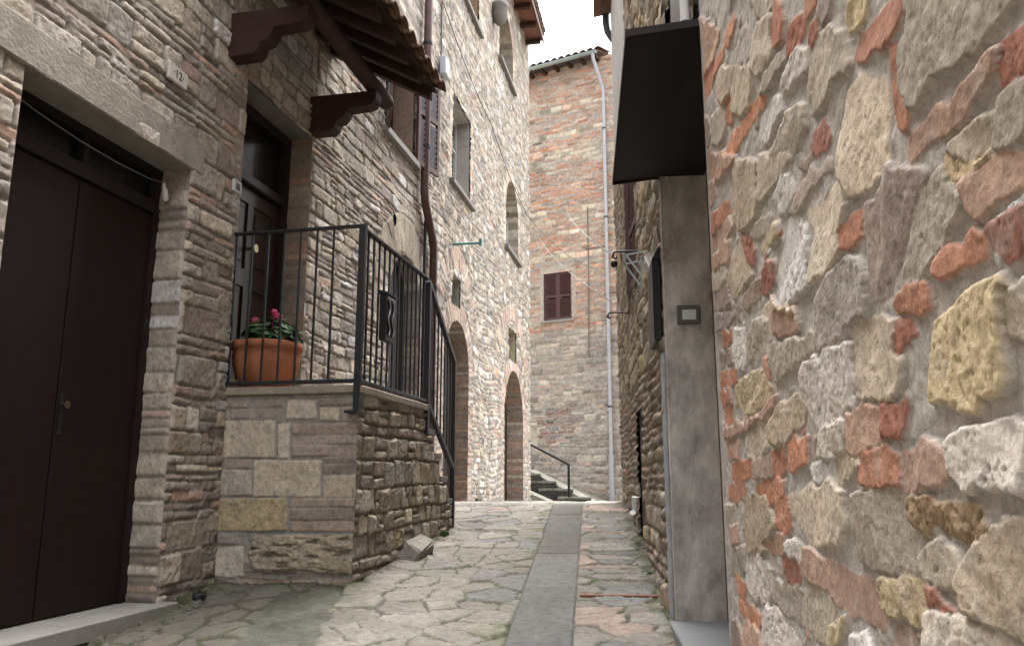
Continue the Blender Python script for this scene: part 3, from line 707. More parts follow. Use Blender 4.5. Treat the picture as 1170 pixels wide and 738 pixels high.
wa.stones(courses(-2.5, 5.6, -.6, 7.6, hs=(.11,.21), ws=(.18,.46), thin=.32, pal=PA, tpal=PAT, wav=.006, seed=1), prot=.018, edge=.008, rag=.007, amp=.007, tint=TA)
wa.stones(courses(5.6, 10.1, 0, 7.6, hs=(.08,.15), ws=(.14,.34), thin=.30, thin_h=(.04,.06), thin_w=(.12,.3), pal=PA, tpal=PAT, wav=.012, seed=2), prot=.016, edge=.008, rag=.006, amp=.005, tint=TA)
# smooth arch band over the low arched door
wa.H = np.where(((wa.SS-9.11)**2+(wa.ZZ-3.2)**2 < .98**2) & (wa.ZZ > 2.4), .003, wa.H)
wa.stones(voussoirs(9.11, 3.2, .52, .96, 15, pal=((1,'c'),(1,'s'))), prot=.014, edge=.01, rag=.004, amp=.002, tint=(.85,.85,.85))
for e_ in (3.6, 4.95, 5.55, 6.63):       # arrises worn round at the openings
    f_ = np.clip(np.abs(wa.SS-e_)/.016, 0, 1); wa.H = wa.H*f_ + .004*(1-f_)
wa.hole(3.6, 4.95, .46, 3.12); wa.hole(5.55, 6.63, 1.85, 4.06); wa.hole(8.3, 9.3, 4.93, 6.3)
wa.holef(inarch(9.11, .5, .8, 3.2)); wa.holef(lambda s, z: ((s-8.70)/.05)**2+((z-4.0)/.075)**2 < 1)
bk = MB(LA); bk.box(-8, 10.0, -2.6, -.45, -.9, 7.55); bk.box(-8, -7.8, -.45, -.02, -.6, 7.5); bk.box(9.8, 10.04, -.45, -.02, 0, 7.5); bk.box(-7.8, 9.8, -.45, -.02, 7.4, 7.5)
wa.build('wall', wallpos(LA), M_STONE, HA, extra=(bk, (.2,.18,.15)))
def flatjamb(fr, s, d0, z0, z1, parent, sgn=-1, pal=PA, tint=TA, step=.010, name='jamb', seed=0, m=None, h=(.09,.2), thin=.5):
    """stone reveal of an opening: the cheek at s, facing -s"""
    a = grid((-.0045, d0, step*.7)); zz = grid((z0, z1, step))
    r = Relief(a, zz, mortar=(.235,.205,.16), seed=seed+9, mort_amp=.004, grain=.03)
    r.stones(courses(-.03, d0, z0, z1, hs=h, ws=(d0+.4, d0+.5), thin=thin, thin_w=(d0+.4, d0+.5), pal=pal, tpal=PAT, wav=.002, split=0, seed=seed), prot=.010, edge=.012, rag=.006, amp=.005, tint=tint)
    def pos(S_, Z_, H_):
        ss = s+sgn*H_*np.clip(S_/.016, 0, 1)+.0005; oo = -S_
        return fr.o[0]+fr.d[0]*ss+fr.n[0]*oo, fr.o[1]+fr.d[1]*ss+fr.n[1]*oo, Z_
    return r.build(name, pos, m or M_STONE, parent)
flatjamb(LA, 4.95, .24, .46, 3.12, HA, name='door_jamb', seed=3)
flatjamb(LA, 6.63, .26, 1.75, 4.06, HA, name='door_jamb', seed=4, tint=(.85,.75,.68), pal=((3,'m'),(2,'g'),(1,'p')), h=(.07,.14))
b = MB(LA); b.box(3.54, 3.6, -.24, -.012, .4, 3.12); b.build('reveal_lining', M_CEM, HA); b = MB(LA); b.box(5.49, 5.55, -.26, -.012, 1.769, 4.119); b.box(5.551, 6.7, -.45, -.01, 4.06, 4.12); b.box(5.49, 6.7, -.45, -.012, 1.68, 1.768); b.build('reveal_lining', M_CEM, HA)
b = MB(LA); b.box(2.6, 5.06, -.44, .028, 3.12, 3.336, .008); b.build('lintel', mat('weathered beige lintel', (.30,.275,.235), .9, var=.28, scale=9, bump=.6, bscale=45), HA)
b = MB(LA); b.box(3.2, 5.03, -.30, .10, .372, .462, .006); b.build('threshold', M_SLAB, HA)
b = MB(LA); b.box(2.6, 5.02, -.30, .035, .0, .371); b.build('threshold_base', M_CEM, HA)
# big double door
b = MB(LA); b.box(3.6, 3.66, -.26, -.19, .462, 3.12); b.box(4.89, 4.95, -.26, -.19, .462, 3.12); b.box(3.66, 4.89, -.26, -.18, 2.82, 2.90, .005); b.box(3.66, 4.89, -.26, -.19, 3.07, 3.12); b.box(4.245, 4.285, -.255, -.185, 2.90, 3.07)
dr = b.build('garage_door', M_DOORF, HA)
for (a, c) in ((3.66, 4.262), (4.272, 4.89)):
    b = MB(LA); b.box(a, c, -.25, -.205, .47, 2.82, .004)
    b.build('door_leaf', M_DOOR, dr)
b = MB(LA); b.box(3.66, 4.245, -.24, -.232, 2.90, 3.07); b.box(4.285, 4.89, -.24, -.232, 2.90, 3.07); b.build('transom_glass', M_GLASS, dr)
b = MB(LA); b.box(4.285, 4.315, -.2045, -.200, 1.40, 1.62, .001); b.build('lock_plate', M_IRON, dr)
b = MB(LA); b.tube([(4.30,-.20,1.56),(4.30,-.17,1.56),(4.30,-.165,1.56)], [.012,.012,.022], 12); b.build('door_knob', mat('dull brass', (.20,.15,.09), .45, .8, spec=.5), dr)
# porch door
b = MB(LA); b.box(5.55, 5.63, -.30, -.19, 1.778, 4.06); b.box(6.55, 6.63, -.30, -.19, 1.778, 4.06); b.box(5.63, 6.55, -.30, -.19, 3.98, 4.06); b.box(5.63, 6.55, -.30, -.175, 3.42, 3.50, .01)
pd_ = b.build('porch_door', M_DOORF, HA)
b = MB(LA); b.box(5.63, 6.55, -.285, -.235, 1.785, 3.42)
for (a, c) in ((5.63, 5.75), (6.43, 6.55), (6.05, 6.13)): b.box(a, c, -.235, -.222, 1.79, 3.415)
for (a, c) in ((1.79, 2.02), (2.62, 2.76), (3.29, 3.415)):
    b.box(5.75, 6.05, -.235, -.2225, a, c); b.box(6.13, 6.43, -.235, -.2225, a, c)
for (a, c) in ((5.79, 6.01), (6.17, 6.39)):
    b.box(a, c, -.236, -.226, 2.07, 2.57, .008); b.box(a, c, -.236, -.226, 2.81, 3.24, .008)
b.build('door_leaf', mat('varnished dark red brown wood', (.022,.009,.007), .4, var=.4, scale=9, bump=.06, stretch=(3,3,.5), spec=.5), pd_)
b = MB(LA); b.box(5.63, 6.55, -.26, -.25, 3.50, 3.98); b.build('transom_glass', M_GLASS, pd_)
b = MB(LA); b.box(5.551, 5.575, -.19, -.02, 1.78, 4.05); b.build('metal_edge', mat('grey steel edge', (.30,.31,.33), .35, .7, var=.1), pd_)
b = MB(LA); b.tube([(6.08,-.222,2.93),(6.08,-.17,2.93),(6.08,-.15,2.93)], [.012,.014,.034], 12); b.build('door_knob', mat('brass knob', (.35,.27,.15), .35, .9, spec=.5), pd_)
# shuttered window
def shutter_leaf(fr, name, s0, z0, w_, h_, ang, parent, m=M_SHUT, slatm=None, hinge=1, nsl=18, out0=.03):
    """louvred leaf hinged at s0; ang is the angle off the wall; hinge=+1 opens towards +s"""
    ca, sa = math.cos(ang)*hinge, math.sin(ang)
    def P(u, v, z): return fr.p(s0+u*ca-v*sa*hinge, out0+u*sa+v*abs(ca), z)
    class T:
        p = staticmethod(P)
    b = MB(T)
    b.box(0, .055, 0, .036, z0, z0+h_); b.box(w_-.055, w_, 0, .036, z0, z0+h_)
    b.box(.055, w_-.055, 0, .036, z0, z0+.07); b.box(.055, w_-.055, 0, .036, z0+h_-.06, z0+h_); b.box(.055, w_-.055, 0, .036, z0+h_*.5-.03, z0+h_*.5+.03)
    o = b.build(name, m, parent)
    c = MB(T); dz = (h_-.13)/nsl
    for i in range(nsl):
        z = z0+.07+dz*i
        if abs(z+dz/2-(z0+h_*.5)) < .035: continue
        c.prism([(.004, z), (.030, z+dz*.75), (.034, z+dz*.75), (.008, z)], 's', .055, w_-.055)
    c.build('louvre_slats', slatm or m, o)
    return o
wn = thing_loc = None
b = MB(LA); b.box(8.25, 8.3, -.30, -.012, 4.88, 6.3); b.box(9.3, 9.35, -.30, -.012, 4.88, 6.3); b.box(8.3, 9.3, -.30, -.012, 6.3, 6.35); wn = b.build('window', mat('brick window reveal', (.24,.17,.13), .9, var=.35, scale=25, bump=.4), HA)
b = MB(LA); b.box(8.22, 9.40, -.30, .075, 4.85, 4.93, .008); b.build('sill', M_SLAB, wn)
b = MB(LA); b.box(8.3, 9.3, -.32, -.27, 4.93, 6.3); b.build('window_glass', M_GLASS, wn)
shutter_leaf(LA, 'shutter', 9.30, 4.90, .5, 1.4, math.radians(14), wn, M_SHUT, M_SHUTL, 1)
shutter_leaf(LA, 'shutter', 8.30, 4.90, .5, 1.4, math.radians(24), wn, M_SHUT, M_SHUTL, -1)
# low arched door behind the railing
def arch_tunnel(fr, c, r, zb, zs, D, name, parent, m, pal, tint=(1,1,1), h=.065, step=.02, seed=0):
    l1 = zs-zb; L = 2*l1+math.pi*r
    a = grid((-.02, D, step)); bb = grid((0, L, step))
    R_ = Relief(a, bb, mortar=(.27,.24,.2), seed=seed+200, mort_amp=.003, grain=.04)
    st_ = []; x = 0
    while x < L:
        hh = h*RNG.uniform(.85, 1.2); st_.append((pick(pal), [(-.05, x+.006), (D+.1, x+.006), (D+.1, x+hh-.006), (-.05, x+hh-.006)])); x += hh
    R_.stones(st_, prot=.008, edge=.01, rag=.004, amp=.003, tint=tint)
    def pos(A_, B_, H_):
        th = np.clip((B_-l1)/r, 0, math.pi)
        nz_ = np.sin(th); ns = np.cos(th)
        ps = c+r*ns; pz = np.where(B_ < l1, zb+B_, np.where(B_ > l1+math.pi*r, zb+(L-B_), zs+r*nz_))
        H2 = H_-.004
        ps = ps-ns*H2; pz = pz-np.where((B_ > l1) & (B_ < l1+math.pi*r), nz_, 0)*H2
        return fr.o[0]+fr.d[0]*ps-fr.n[0]*A_, fr.o[1]+fr.d[1]*ps-fr.n[1]*A_, pz
    return R_.build(name, pos, m, parent)
def arch_door(fr, c, r, zb, zs, out, name, parent, m, planks=6):
    n = 20; pts = [(c-r, zb), (c+r, zb)] + [(c+r*math.cos(math.pi*i/n), zs+r*math.sin(math.pi*i/n)) for i in range(n+1)]
    b = MB(fr)
    # planks as separate strips with small gaps, all one leaf
    for i in range(planks):
        s0 = c-r+2*r*i/planks+.004; s1 = c-r+2*r*(i+1)/planks-.004
        top = [(s, zs+math.sqrt(max(0, r*r-(s-c)**2))) for s in np.linspace(s1, s0, 6)]
        b.prism([(s0, zb), (s1, zb)]+top, 'o', out-.05, out)
    return b.build(name, m, parent)
arch_tunnel(LA, 9.11, .5, .8, 3.2, .22, 'arched_doorway', HA, M_STONE, ((2,'s'),(2,'m')), TA, .12, .02, 1)
arch_door(LA, 9.11, .49, .8, 3.2, -.16, 'arched_door', HA, M_DOORF, 6)
b = MB(LA); b.tube([(8.70,-.25,4.0),(8.70,-.01,4.0)], .075, 14, cap=True); b.build('vent_hole', M_DARK, HA)

# ================================================================== PORCH
PS, PO = 5.544, .954
porch = thing('stone_porch', LA.p(6.2, .5, .5), 'stone porch landing with cream block front beside dark double door', 'porch')
OO = grid((-.05, PO+.016, .007)); ZP = grid((.25, 1.72, .007))
pf = Relief(OO, ZP, mortar=(.27,.25,.22), seed=500, mort_amp=.004, grain=.03)
PFL = [(k, [(PO+.05 if x > .905 else max(x, -.05), z) for x, z in p]) for k, p in PF]
pf.stones(courses(-.05, PO, .25, .62, hs=(.05,.08), ws=(.2,.5), thin=.2, pal=((1,'m'),(1,'g')), tpal=((1,'m'),), wav=.004, seed=9), prot=.008, rag=.006, amp=.005, tint=(.75,.72,.7))
pf.stones(PFL, prot=.011, edge=.006, rag=.004, amp=.004, var=.08, tint=(1.06,1.05,1.02))
pf.stones([(k, [(x, z) for x, z in p]) for k, p in PFL if k == 't'], prot=.022, edge=.016, rag=.008, amp=.010, tint=(.98,.97,.94))
def pfpos(O_, Z_, H_):
    ss = PS - H_
    return LA.o[0]+LA.d[0]*ss+LA.n[0]*O_, LA.o[1]+LA.d[1]*ss+LA.n[1]*O_, Z_
bk = MB(LA); bk.box(PS+.02, 7.02, .0, PO-.02, .1, 1.715)
pf.build('front_wall', pfpos, M_STONE, porch, extra=(bk, (.2,.18,.15)))
SS_ = grid((PS-.012, 7.86, .009))
ps_ = Relief(SS_, ZP, mortar=(.17,.15,.115), seed=520, mort_amp=.007, grain=.03)
ps_.stones(courses(PS, 8.0, .25, 1.8, hs=(.11,.20), ws=(.13,.26), thin=.22, thin_h=(.05,.08), pal=((4,'s'),(4,'g'),(1,'m'),(1,'y')), tpal=((2,'m'),(1,'g')), wav=.009, seed=6), prot=.022, edge=.013, rag=.010, amp=.007, tint=(.90,.89,.85))
stair_top = lambda s: np.where(s < 7.03, 1.73, 1.72-.196*np.ceil((s-7.03)/.205))
ps_.holef(lambda s, z: z > stair_top(s)+.0)
bk = MB(LA)
for k in range(4): bk.box(7.021+.205*k, 7.021+.205*(k+1)-.002, .0, PO-.02, .1, 1.715-.196*(k+1))
bk.box(7.83, 7.85, .0, PO-.02, .1, 1.72-.196*5+.1)
ps_.build('side_wall', wallpos(LA, PO), M_STONE, porch, extra=(bk, (.2,.18,.15)))
b = MB(LA)
x = -.0
b.box(PS-.035, 7.03, .0, PO+.035, 1.722, 1.776, .008); b.build('landing_slab', mat('worn landing slab', (.30,.255,.20), .85, var=.3, scale=12, bump=.4), porch)
for k in range(4):
    b = MB(LA); z = 1.776-.196*(k+1); b.box(7.032+.205*k, 7.032+.205*(k+1)+.015, .0, PO+.02, z-.05, z, .006); b.build('step', M_CEM, porch)

# railing
rail = thing('iron_railing', LA.p(6.2, PO, 1.78), 'dark grey iron railing around the stone porch and its steps', 'railing')
FS = PS-.02
def post(s, o, z0, z1, w_=.045):
    b = MB(LA); b.box(s-w_/2, s+w_/2, o-w_/2, o+w_/2, z0, z1, .003); return b
RO = PO+.01
b = post(FS, RO, 1.60, 2.86); b.box(FS-.07, FS+.03, RO-.06, RO+.03, 1.588, 1.605); b.build('post', M_IRON, rail)
b = post(7.0, RO, 1.52, 2.82, .05); b.build('post', M_IRON, rail)
b = post(7.84, RO, .70, 2.27, .04); b.build('post', M_IRON, rail)
b = MB(LA); b.box(FS-.022, FS+.022, -.11, RO-.023, 2.855, 2.872, .003); b.box(FS-.018, FS+.018, RO-.023, RO+.024, 2.8605, 2.874); b.build('top_rail', M_IRON, rail)
b = MB(LA); b.box(FS-.018, FS+.018, -.11, RO-.023, 1.79, 1.815, .003); b.build('bottom_rail', M_IRON, rail)
b = MB(LA); b.box(FS+.024, 6.975, RO-.022, RO+.022, 2.835, 2.852, .003); b.build('top_rail', M_IRON, rail)
b = MB(LA); b.box(FS+.024, 6.975, RO-.018, RO+.018, 1.79, 1.815, .003); b.build('bottom_rail', M_IRON, rail)
b = MB(LA); b.bar((7.0, RO, 2.835), (7.85, RO, 2.25), .04); b.build('handrail', M_IRON, rail)
b = MB(LA); b.bar((7.0, RO, 1.80), (7.85, RO, 1.25), .04); b.build('bottom_rail', M_IRON, rail)
def baluster(s, o, z0, z1):
    b = MB(LA); b.bar((s, o, z0), (s, o, z1), .013); b.build('baluster', M_IRON, rail)
for k in range(7): baluster(FS, .02+.122*k, 1.81, 2.857)
for k in range(13): baluster(FS+.105*(k+1), RO, 1.81, 2.838)
for k in range(7):
    s = 7.0+.105*(k+1); baluster(s, RO, 1.80-.647*(s-7.0), 2.835-.688*(s-7.0))

# flower pot and geranium
px, py, _ = LA.p(5.84, .125, 0); zt = 1.777
pot = thing('terracotta_pot', (px, py, zt), 'round orange terracotta pot on the porch landing', 'flower pot')
b = MB(); b.lathe(px, py, [(.001,zt+.012),(.140,zt+.012),(.160,zt+.02),(.205,zt+.09),(.232,zt+.18),(.238,zt+.24),(.234,zt+.292),(.248,zt+.298),(.254,zt+.315),(.251,zt+.345),(.242,zt+.351),(.226,zt+.345),(.222,zt+.29),(.22,zt+.23)], 48); b.build('bowl', M_TERRA, pot)
b = MB(); b.lathe(px, py, [(.001,zt),(.185,zt),(.20,zt+.022),(.192,zt+.024),(.18,zt+.011),(.001,zt+.011)], 40); b.build('saucer', M_TERRA, pot)
b = MB(); b.lathe(px, py, [(.001,zt+.315),(.12,zt+.31),(.222,zt+.295)], 24); b.build('soil', M_GROUND, pot)
ger = thing('geranium', (px, py, zt+.28), 'pink flowering geranium growing in the terracotta pot', 'plant')
lf = MB(); stm = MB(); r_ = random.Random(5)
def leafdisc(b, c, nrm, rad, lob=7):
    n = Vector(nrm).normalized(); a = n.orthogonal().normalized(); q = n.cross(a); vs = [Vector(c)-n*rad*.18]
    for k in range(lob*2):
        t = 2*math.pi*k/(lob*2); rr = rad*(1 if k % 2 == 0 else .82); vs.append(Vector(c)+(a*math.cos(t)+q*math.sin(t))*rr)
    m = len(vs)-1; b.raw(vs, [(0, k+1, (k+1) % m+1) for k in range(m)])
for i in range(260):
    a = r_.uniform(0, 6.28); rr = .21*math.sqrt(r_.random()); h = zt+.34+r_.uniform(0, .27)*(1-rr/.30)+.01
    p = Vector((px+.03+rr*math.cos(a), py+rr*math.sin(a), h))
    leafdisc(lf, p, (math.cos(a)*rr*4+r_.uniform(-.5,.5), math.sin(a)*rr*4+r_.uniform(-.5,.5), 1), r_.uniform(.022,.042))
    if i % 4 == 0: stm.tube([(px+.3*(p.x-px), py+.3*(p.y-py), zt+.27), tuple(p)], .004, 5)
lf.build('leaves', M_LEAF, ger); stm.build('stems', M_LEAF, ger)
for (dx, dy, dz) in ((-.075,-.06,.51),(.045,-.03,.575),(.02,.06,.56),(.085,-.05,.54)):
    fb = MB(); c = Vector((px+dx, py+dy, zt+dz))
    fb.tube([(px+dx*.5, py+dy*.5, zt+.3), tuple(c)], .003, 5)
    for k in range(34):
        v = Vector((r_.gauss(0,1), r_.gauss(0,1), r_.gauss(.3,.8))).normalized(); leafdisc(fb, c+v*.026, v, .013, 5)
    fb.build('flower_head', M_PINK, ger)

# letterbox hung on the railing
lb = thing('letterbox', LA.p(6.08, RO+.05, 2.1), 'small dark metal letterbox hung on the porch railing', 'letterbox')
b = MB(LA); b.box(5.80, 6.00, RO+.025, RO+.075, 2.12, 2.45, .005); b.build('box', M_BLACK, lb)
b = MB(LA); b.prism([(RO+.02, 2.451), (RO+.085, 2.451), (RO+.085, 2.462), (RO+.02, 2.48)], 's', 5.79, 6.01); b.build('lid', M_IRON, lb)
b = MB(LA)
for s in (5.86, 5.94):
    b.tube([(s+.018*math.sin(k*1.1), RO+.081, 2.16+.028*k) for k in range(10)], .006, 6)
b.box(5.83, 5.97, RO+.0755, RO+.081, 2.42, 2.435); b.build('scroll_ornament', mat('worn silver ornament', (.35,.36,.38), .4, .7, var=.2), lb)

# wooden canopy over the porch door
cp = thing('tiled_canopy', LA.p(6, .3, 4.1), 'wooden porch canopy with carved brackets and clay tiles', 'canopy')
def bracket(s, w_=.13):
    z0, z1 = 4.09, 4.42
    b = MB(LA)
    b.prism([(-.02, z0), (.20, z0), (.235, z0+.035), (.25, z0+.085), (.30, z0+.105), (.335, z0+.15), (.345, z0+.19), (.53, z0+.20), (.57, z0+.215), (.60, z0+.26), (.605, z1), (-.02, z1)], 's', s-w_/2, s+w_/2)
    return b.build('bracket_beam', M_WOOD, cp)
bracket(5.33); bracket(6.62)
zr = lambda o: 5.12-.56*o     # underside of the roof
b = MB(LA); b.tube([(4.95, .55, 4.50), (6.95, .55, 4.50)], .07, 10); b.build('purlin', M_WOODD, cp)
for k in range(7):
    s = 5.02+.315*k
    b = MB(LA); b.prism([(0, zr(0)-.10), (.98, zr(.98)-.10), (.98, zr(.98)), (0, zr(0))], 's', s-.04, s+.04); b.build('rafter', M_WOODD, cp)
b = MB(LA); b.prism([(0, zr(0)), (1.02, zr(1.02)), (1.02, zr(1.02)+.025), (0, zr(0)+.025)], 's', 4.95, 6.98); b.build('roof_boards', M_WOODD, cp)
def half_tile(fr, s, w0, w1, o0, o1, zf, th=.013, up=True, n=8):
    """barrel tile running down the slope from o0 (high) to o1 (eave)"""
    b = MB(fr); vs = []
    for (o, w_) in ((o0, w0), (o1, w1)):
        for rr in (w_/2, w_/2-th):
            for k in range(n+1):
                a = math.pi*k/n; c = math.cos(a)*rr; h = math.sin(a)*rr*.85
                vs.append(fr.p(s+c, o, zf(o)+(h if up else (w_/2*.85-h)-.0)))
    m = n+1; fs = []
    for k in range(n):
        fs += [(k, k+1, 2*m+k+1, 2*m+k), (m+k+1, m+k, 3*m+k, 3*m+k+1), (2*m+k, 2*m+k+1, 3*m+k+1, 3*m+k), (k+1, k, m+k, m+k+1)]
    fs += [(0, 2*m, 3*m, m), (n, m+n, 3*m+n, 2*m+n)]
    b.raw(vs, fs, smooth=True); return b
nt_ = 10
for k in range(nt_):
    s = 5.05+.205*k
    for j, (o0, o1) in enumerate(((.62, 1.10), (.25, .70), (-.02, .33))):
        jz = .062+.012*(j == 1)+.004*j+r_.uniform(-.006,.006)
        half_tile(LA, s+r_.uniform(-.008,.008), .145, .17, o0, o1, lambda o, q=jz: zr(o)+q-.01).build('roof_tile', M_TILE, cp)
for k in range(nt_-1):
    s = 5.05+.205*(k+.5)
    half_tile(LA, s, .17, .15, .0, 1.06, lambda o: zr(o)+.028, up=False).build('pan_tile', M_TILE, cp)

# house number, bell, cord
t = bpy.data.curves.new('digits', 'FONT'); t.body = '·12·'; t.size = .075; t.extrude = .0015; t.align_x = 'CENTER'; t.align_y = 'CENTER'
to = bpy.data.objects.new('digits', t); C.objects.link(to); dg = bpy.context.evaluated_depsgraph_get(); dg.update()
me = bpy.data.meshes.new_from_object(to.evaluated_get(dg)); bpy.data.objects.remove(to)
pl = thing('house_number', LA.p(4.70, .03, 3.58), 'white ceramic house number 12 above the double door lintel', 'house number')
b = MB(LA); b.box(4.605, 4.797, .018, .042, 3.585, 3.695, .006); b.build('plaque', mat('glazed white ceramic', (.52,.49,.45), .35, var=.15, scale=25, bump=.05), pl)
vv = [LA.p(4.70+v.co.x*1.0, .0425+v.co.z, 3.64+v.co.y) for v in me.vertices]
b = MB(); b.raw(vv, [list(p.vertices) for p in me.polygons]); b.build('digits', M_INK, pl)
bl = thing('doorbell', LA.p(5.455, .02, 3.15), 'small cream doorbell plate left of the porch door', 'doorbell')
b = MB(LA); b.box(5.405, 5.505, .02, .04, 3.145, 3.235, .004); b.build('plate', M_FRAMEW, bl)
b = MB(LA); b.box(5.433, 5.477, .0402, .045, 3.168, 3.212, .003); b.build('button', M_BLACK, bl)
cd = thing('hanging_cord', LA.p(4.2, -.1, 2.9), 'thin cord with white plug strung across the double door transom', 'cord')
b = MB(LA); b.tube([(3.62,-.10,3.02),(3.8,-.09,2.985),(4.1,-.08,2.955),(4.4,-.08,2.95),(4.7,-.09,2.97),(4.84,-.1,3.0)], .004, 6); b.build('cord', M_CABLE, cd)
b = MB(LA); b.tube([(4.84,-.1,3.0),(4.845,-.1,2.97),(4.855,-.1,2.96),(4.87,-.1,2.90),(4.872,-.1,2.89)], [.008,.010,.017,.019,.008], 10); b.build('plug', M_WHITE, cd)

# downpipe between the two left houses
def pipe(name, fr, pts, r, m, label, brk=(), cat='drainpipe', collar=()):
    t_ = thing(name, fr.p(*pts[-1]), label, cat)
    b = MB(fr); b.tube(pts, r, 12); b.build('pipe', m, t_)
    for (s, o, z) in brk:
        b = MB(fr); b.tube([(s, o, z-.02), (s, o, z+.02)], r*1.18, 12); b.tube([(s, o, z), (s, -.02, z)], .008, 6); b.build('pipe_clamp', M_IRON, t_)
    for (s, o, z0, z1, rr) in collar:
        b = MB(fr); b.tube([(s, o, z0), (s, o, z1)], rr, 12); b.build('pipe_sleeve', m, t_)
    return t_
pipe('drainpipe', LA, [(9.50,.09,7.5),(9.50,.09,4.62),(9.53,.09,4.5),(9.86,.09,4.12),(9.92,.09,4.0),(9.92,.09,.8)], .052, M_PIPEB, 'brown drainpipe with a bend between the two left houses', [(9.50,.09,6.6),(9.50,.09,5.2),(9.92,.09,3.5),(9.92,.09,2.2)])
pipe('conduit', LA, [(9.68,.05,4.3),(9.68,.05,1.0)], .02, M_IRON, 'thin dark conduit beside the brown drainpipe, under its bend', [], 'conduit')

# ================================================================== LEFT FAR HOUSE
HB = thing('tall_stone_house', LB.p(14, 0, .7), 'tall pale rubble house with arched doors and deep windows on the left', 'house')
SE = 17.8
S = grid((10.0,12.4,.016),(12.4,SE,.022)); Z = grid((.4,5.2,.018),(5.2,11.5,.024))
wb = Relief(S, Z, mortar=(.29,.272,.247), seed=700, mort_amp=.006, grain=.045)
PB = ((4,'s'),(4,'g'),(5,'c'),(3,'w')); PBT = ((2,'p'),(1,'m'),(3,'s'),(2,'g'),(2,'c'))
wb.stones(courses(10.0, SE+.2, .4, 11.6, hs=(.08,.15), ws=(.10,.28), thin=.16, thin_h=(.045,.065), thin_w=(.12,.3), pal=PB, tpal=PBT, wav=.03, split=.35, seed=3), prot=.018, edge=.012, rag=.012, amp=.006, tint=(.79,.775,.76), var=.24)
PV = ((4,'p'),(3,'m'),(2,'s'))
def ringclear(c, zs, r0, r1):
    m = ((wb.SS-c)**2+(wb.ZZ-zs)**2 < r1*r1) & ((wb.SS-c)**2+(wb.ZZ-zs)**2 > r0*r0) & (wb.ZZ > zs)
    wb.H = np.where(m, .002, wb.H); wb.C = np.where(m[..., None], wb.mort*.85, wb.C)
# relieving arch and ring of the near arched door
ringclear(11.45, 2.72, .64, 1.02); wb.stones(voussoirs(11.45, 2.72, .66, .98, 30, pal=PV), prot=.014, edge=.01, rag=.004, amp=.002)
ringclear(11.42, 3.45, .72, 1.05); wb.stones(voussoirs(11.42, 3.45, .72, 1.02, 26, 0, math.pi*.95, pal=PV), prot=.016, edge=.012, rag=.004, amp=.002)
wb.stones(jambs(12.11, 12.38, .7, 2.72, PV), prot=.014, edge=.01, rag=.004, amp=.002); wb.stones(jambs(10.79, 10.5, .7, 2.72, PV), prot=.014, edge=.01, rag=.004, amp=.002)
# far arched door inside a big brick relieving arch
ringclear(15.85, 2.25, .95, 1.28); wb.stones(voussoirs(15.85, 2.25, .97, 1.25, 34, pal=PV), prot=.014, edge=.012, rag=.004, amp=.002)
ringclear(15.75, 2.75, 1.42, 1.80); wb.stones(voussoirs(15.75, 2.75, 1.44, 1.78, 46, pal=PV), prot=.020, edge=.014, rag=.004, amp=.003)
wb.stones(jambs(16.83, 17.12, .6, 2.25, PV), prot=.014, edge=.012, rag=.004, amp=.002); wb.stones(jambs(14.87, 14.6, .6, 2.25, PV), prot=.014, edge=.012, rag=.004, amp=.002)
wb.stones(jambs(17.19, 17.55, 1.5, 2.75, PV), prot=.014, edge=.012, rag=.004, amp=.002); wb.stones(jambs(14.30, 13.95, 1.5, 2.75, PV), prot=.014, edge=.012, rag=.004, amp=.002)
wins = [(11.02,12.12,5.36,6.72), (15.0,16.3,5.55,6.38), (14.35,15.7,9.1,9.75), (11.6,12.6,8.62,10.0)]
for (a, c, d, e) in wins:      # brick and stone dressings round the openings
    wb.stones(jambs(c+.005, c+.18, d-.05, e+.1, ((2,'s'),(2,'c'),(1,'p')), .11), prot=.012, edge=.012, rag=.005, amp=.003)
    wb.stones(jambs(a-.005, a-.18, d-.05, e+.1, ((2,'s'),(2,'c'),(1,'p')), .11), prot=.012, edge=.012, rag=.005, amp=.003)
a1 = inarch(11.45, .66, .4, 2.72); a2 = inarch(15.85, .97, .4, 2.25)
w2 = inarch(15.65, .65, 5.55, 6.38); w3 = inarch(15.02, .68, 9.1, 9.75)
wb.stones(voussoirs(15.65, 6.38, .66, .86, 16, pal=((2,'c'),(1,'p'))), prot=.012, edge=.012, rag=.004, amp=.002); wb.stones(voussoirs(15.02, 9.75, .69, .9, 16, pal=((2,'c'),(1,'p'))), prot=.012, edge=.012, rag=.004, amp=.002)
for h_ in (a1, a2, w2, w3): wb.holef(h_)
wb.hole(11.02,12.12,5.36,6.72); wb.hole(11.6,12.6,8.62,10.0); wb.hole(11.10,11.60,3.58,4.02); wb.hole(15.28,16.1,3.40,4.02)
bk = MB(LB); bk.box(10.0, SE-.03, -3.5, -.45, .2, 11.4); bk.box(10.01, 10.2, -.45, -.02, .3, 11.4); bk.box(SE-.2, SE-.012, -.45, -.02, .3, 11.4); bk.box(10.2, SE-.2, -.45, -.02, 11.2, 11.4)
wb.build('wall', wallpos(LB), M_FAR, HB, extra=(bk, (.3,.27,.23)))
arch_tunnel(LB, 11.45, .66, .6, 2.72, .26, 'arched_doorway', HB, M_FAR, PV, (1,1,1), .065, .02, 2)
arch_tunnel(LB, 15.85, .97, .5, 2.25, .36, 'arched_doorway', HB, M_FAR, PV, (1,.98,.95), .065, .025, 3)
arch_door(LB, 11.45, .65, .6, 2.72, -.22, 'arched_door', HB, M_DOORF, 6)
arch_door(LB, 15.85, .96, .5, 2.25, -.32, 'arched_door', HB, M_DOORF, 8)
b = MB(LB); b.box(10.75, 12.25, -.25, .30, .55, .835, .01); b.build('doorstep', M_CEM, HB)
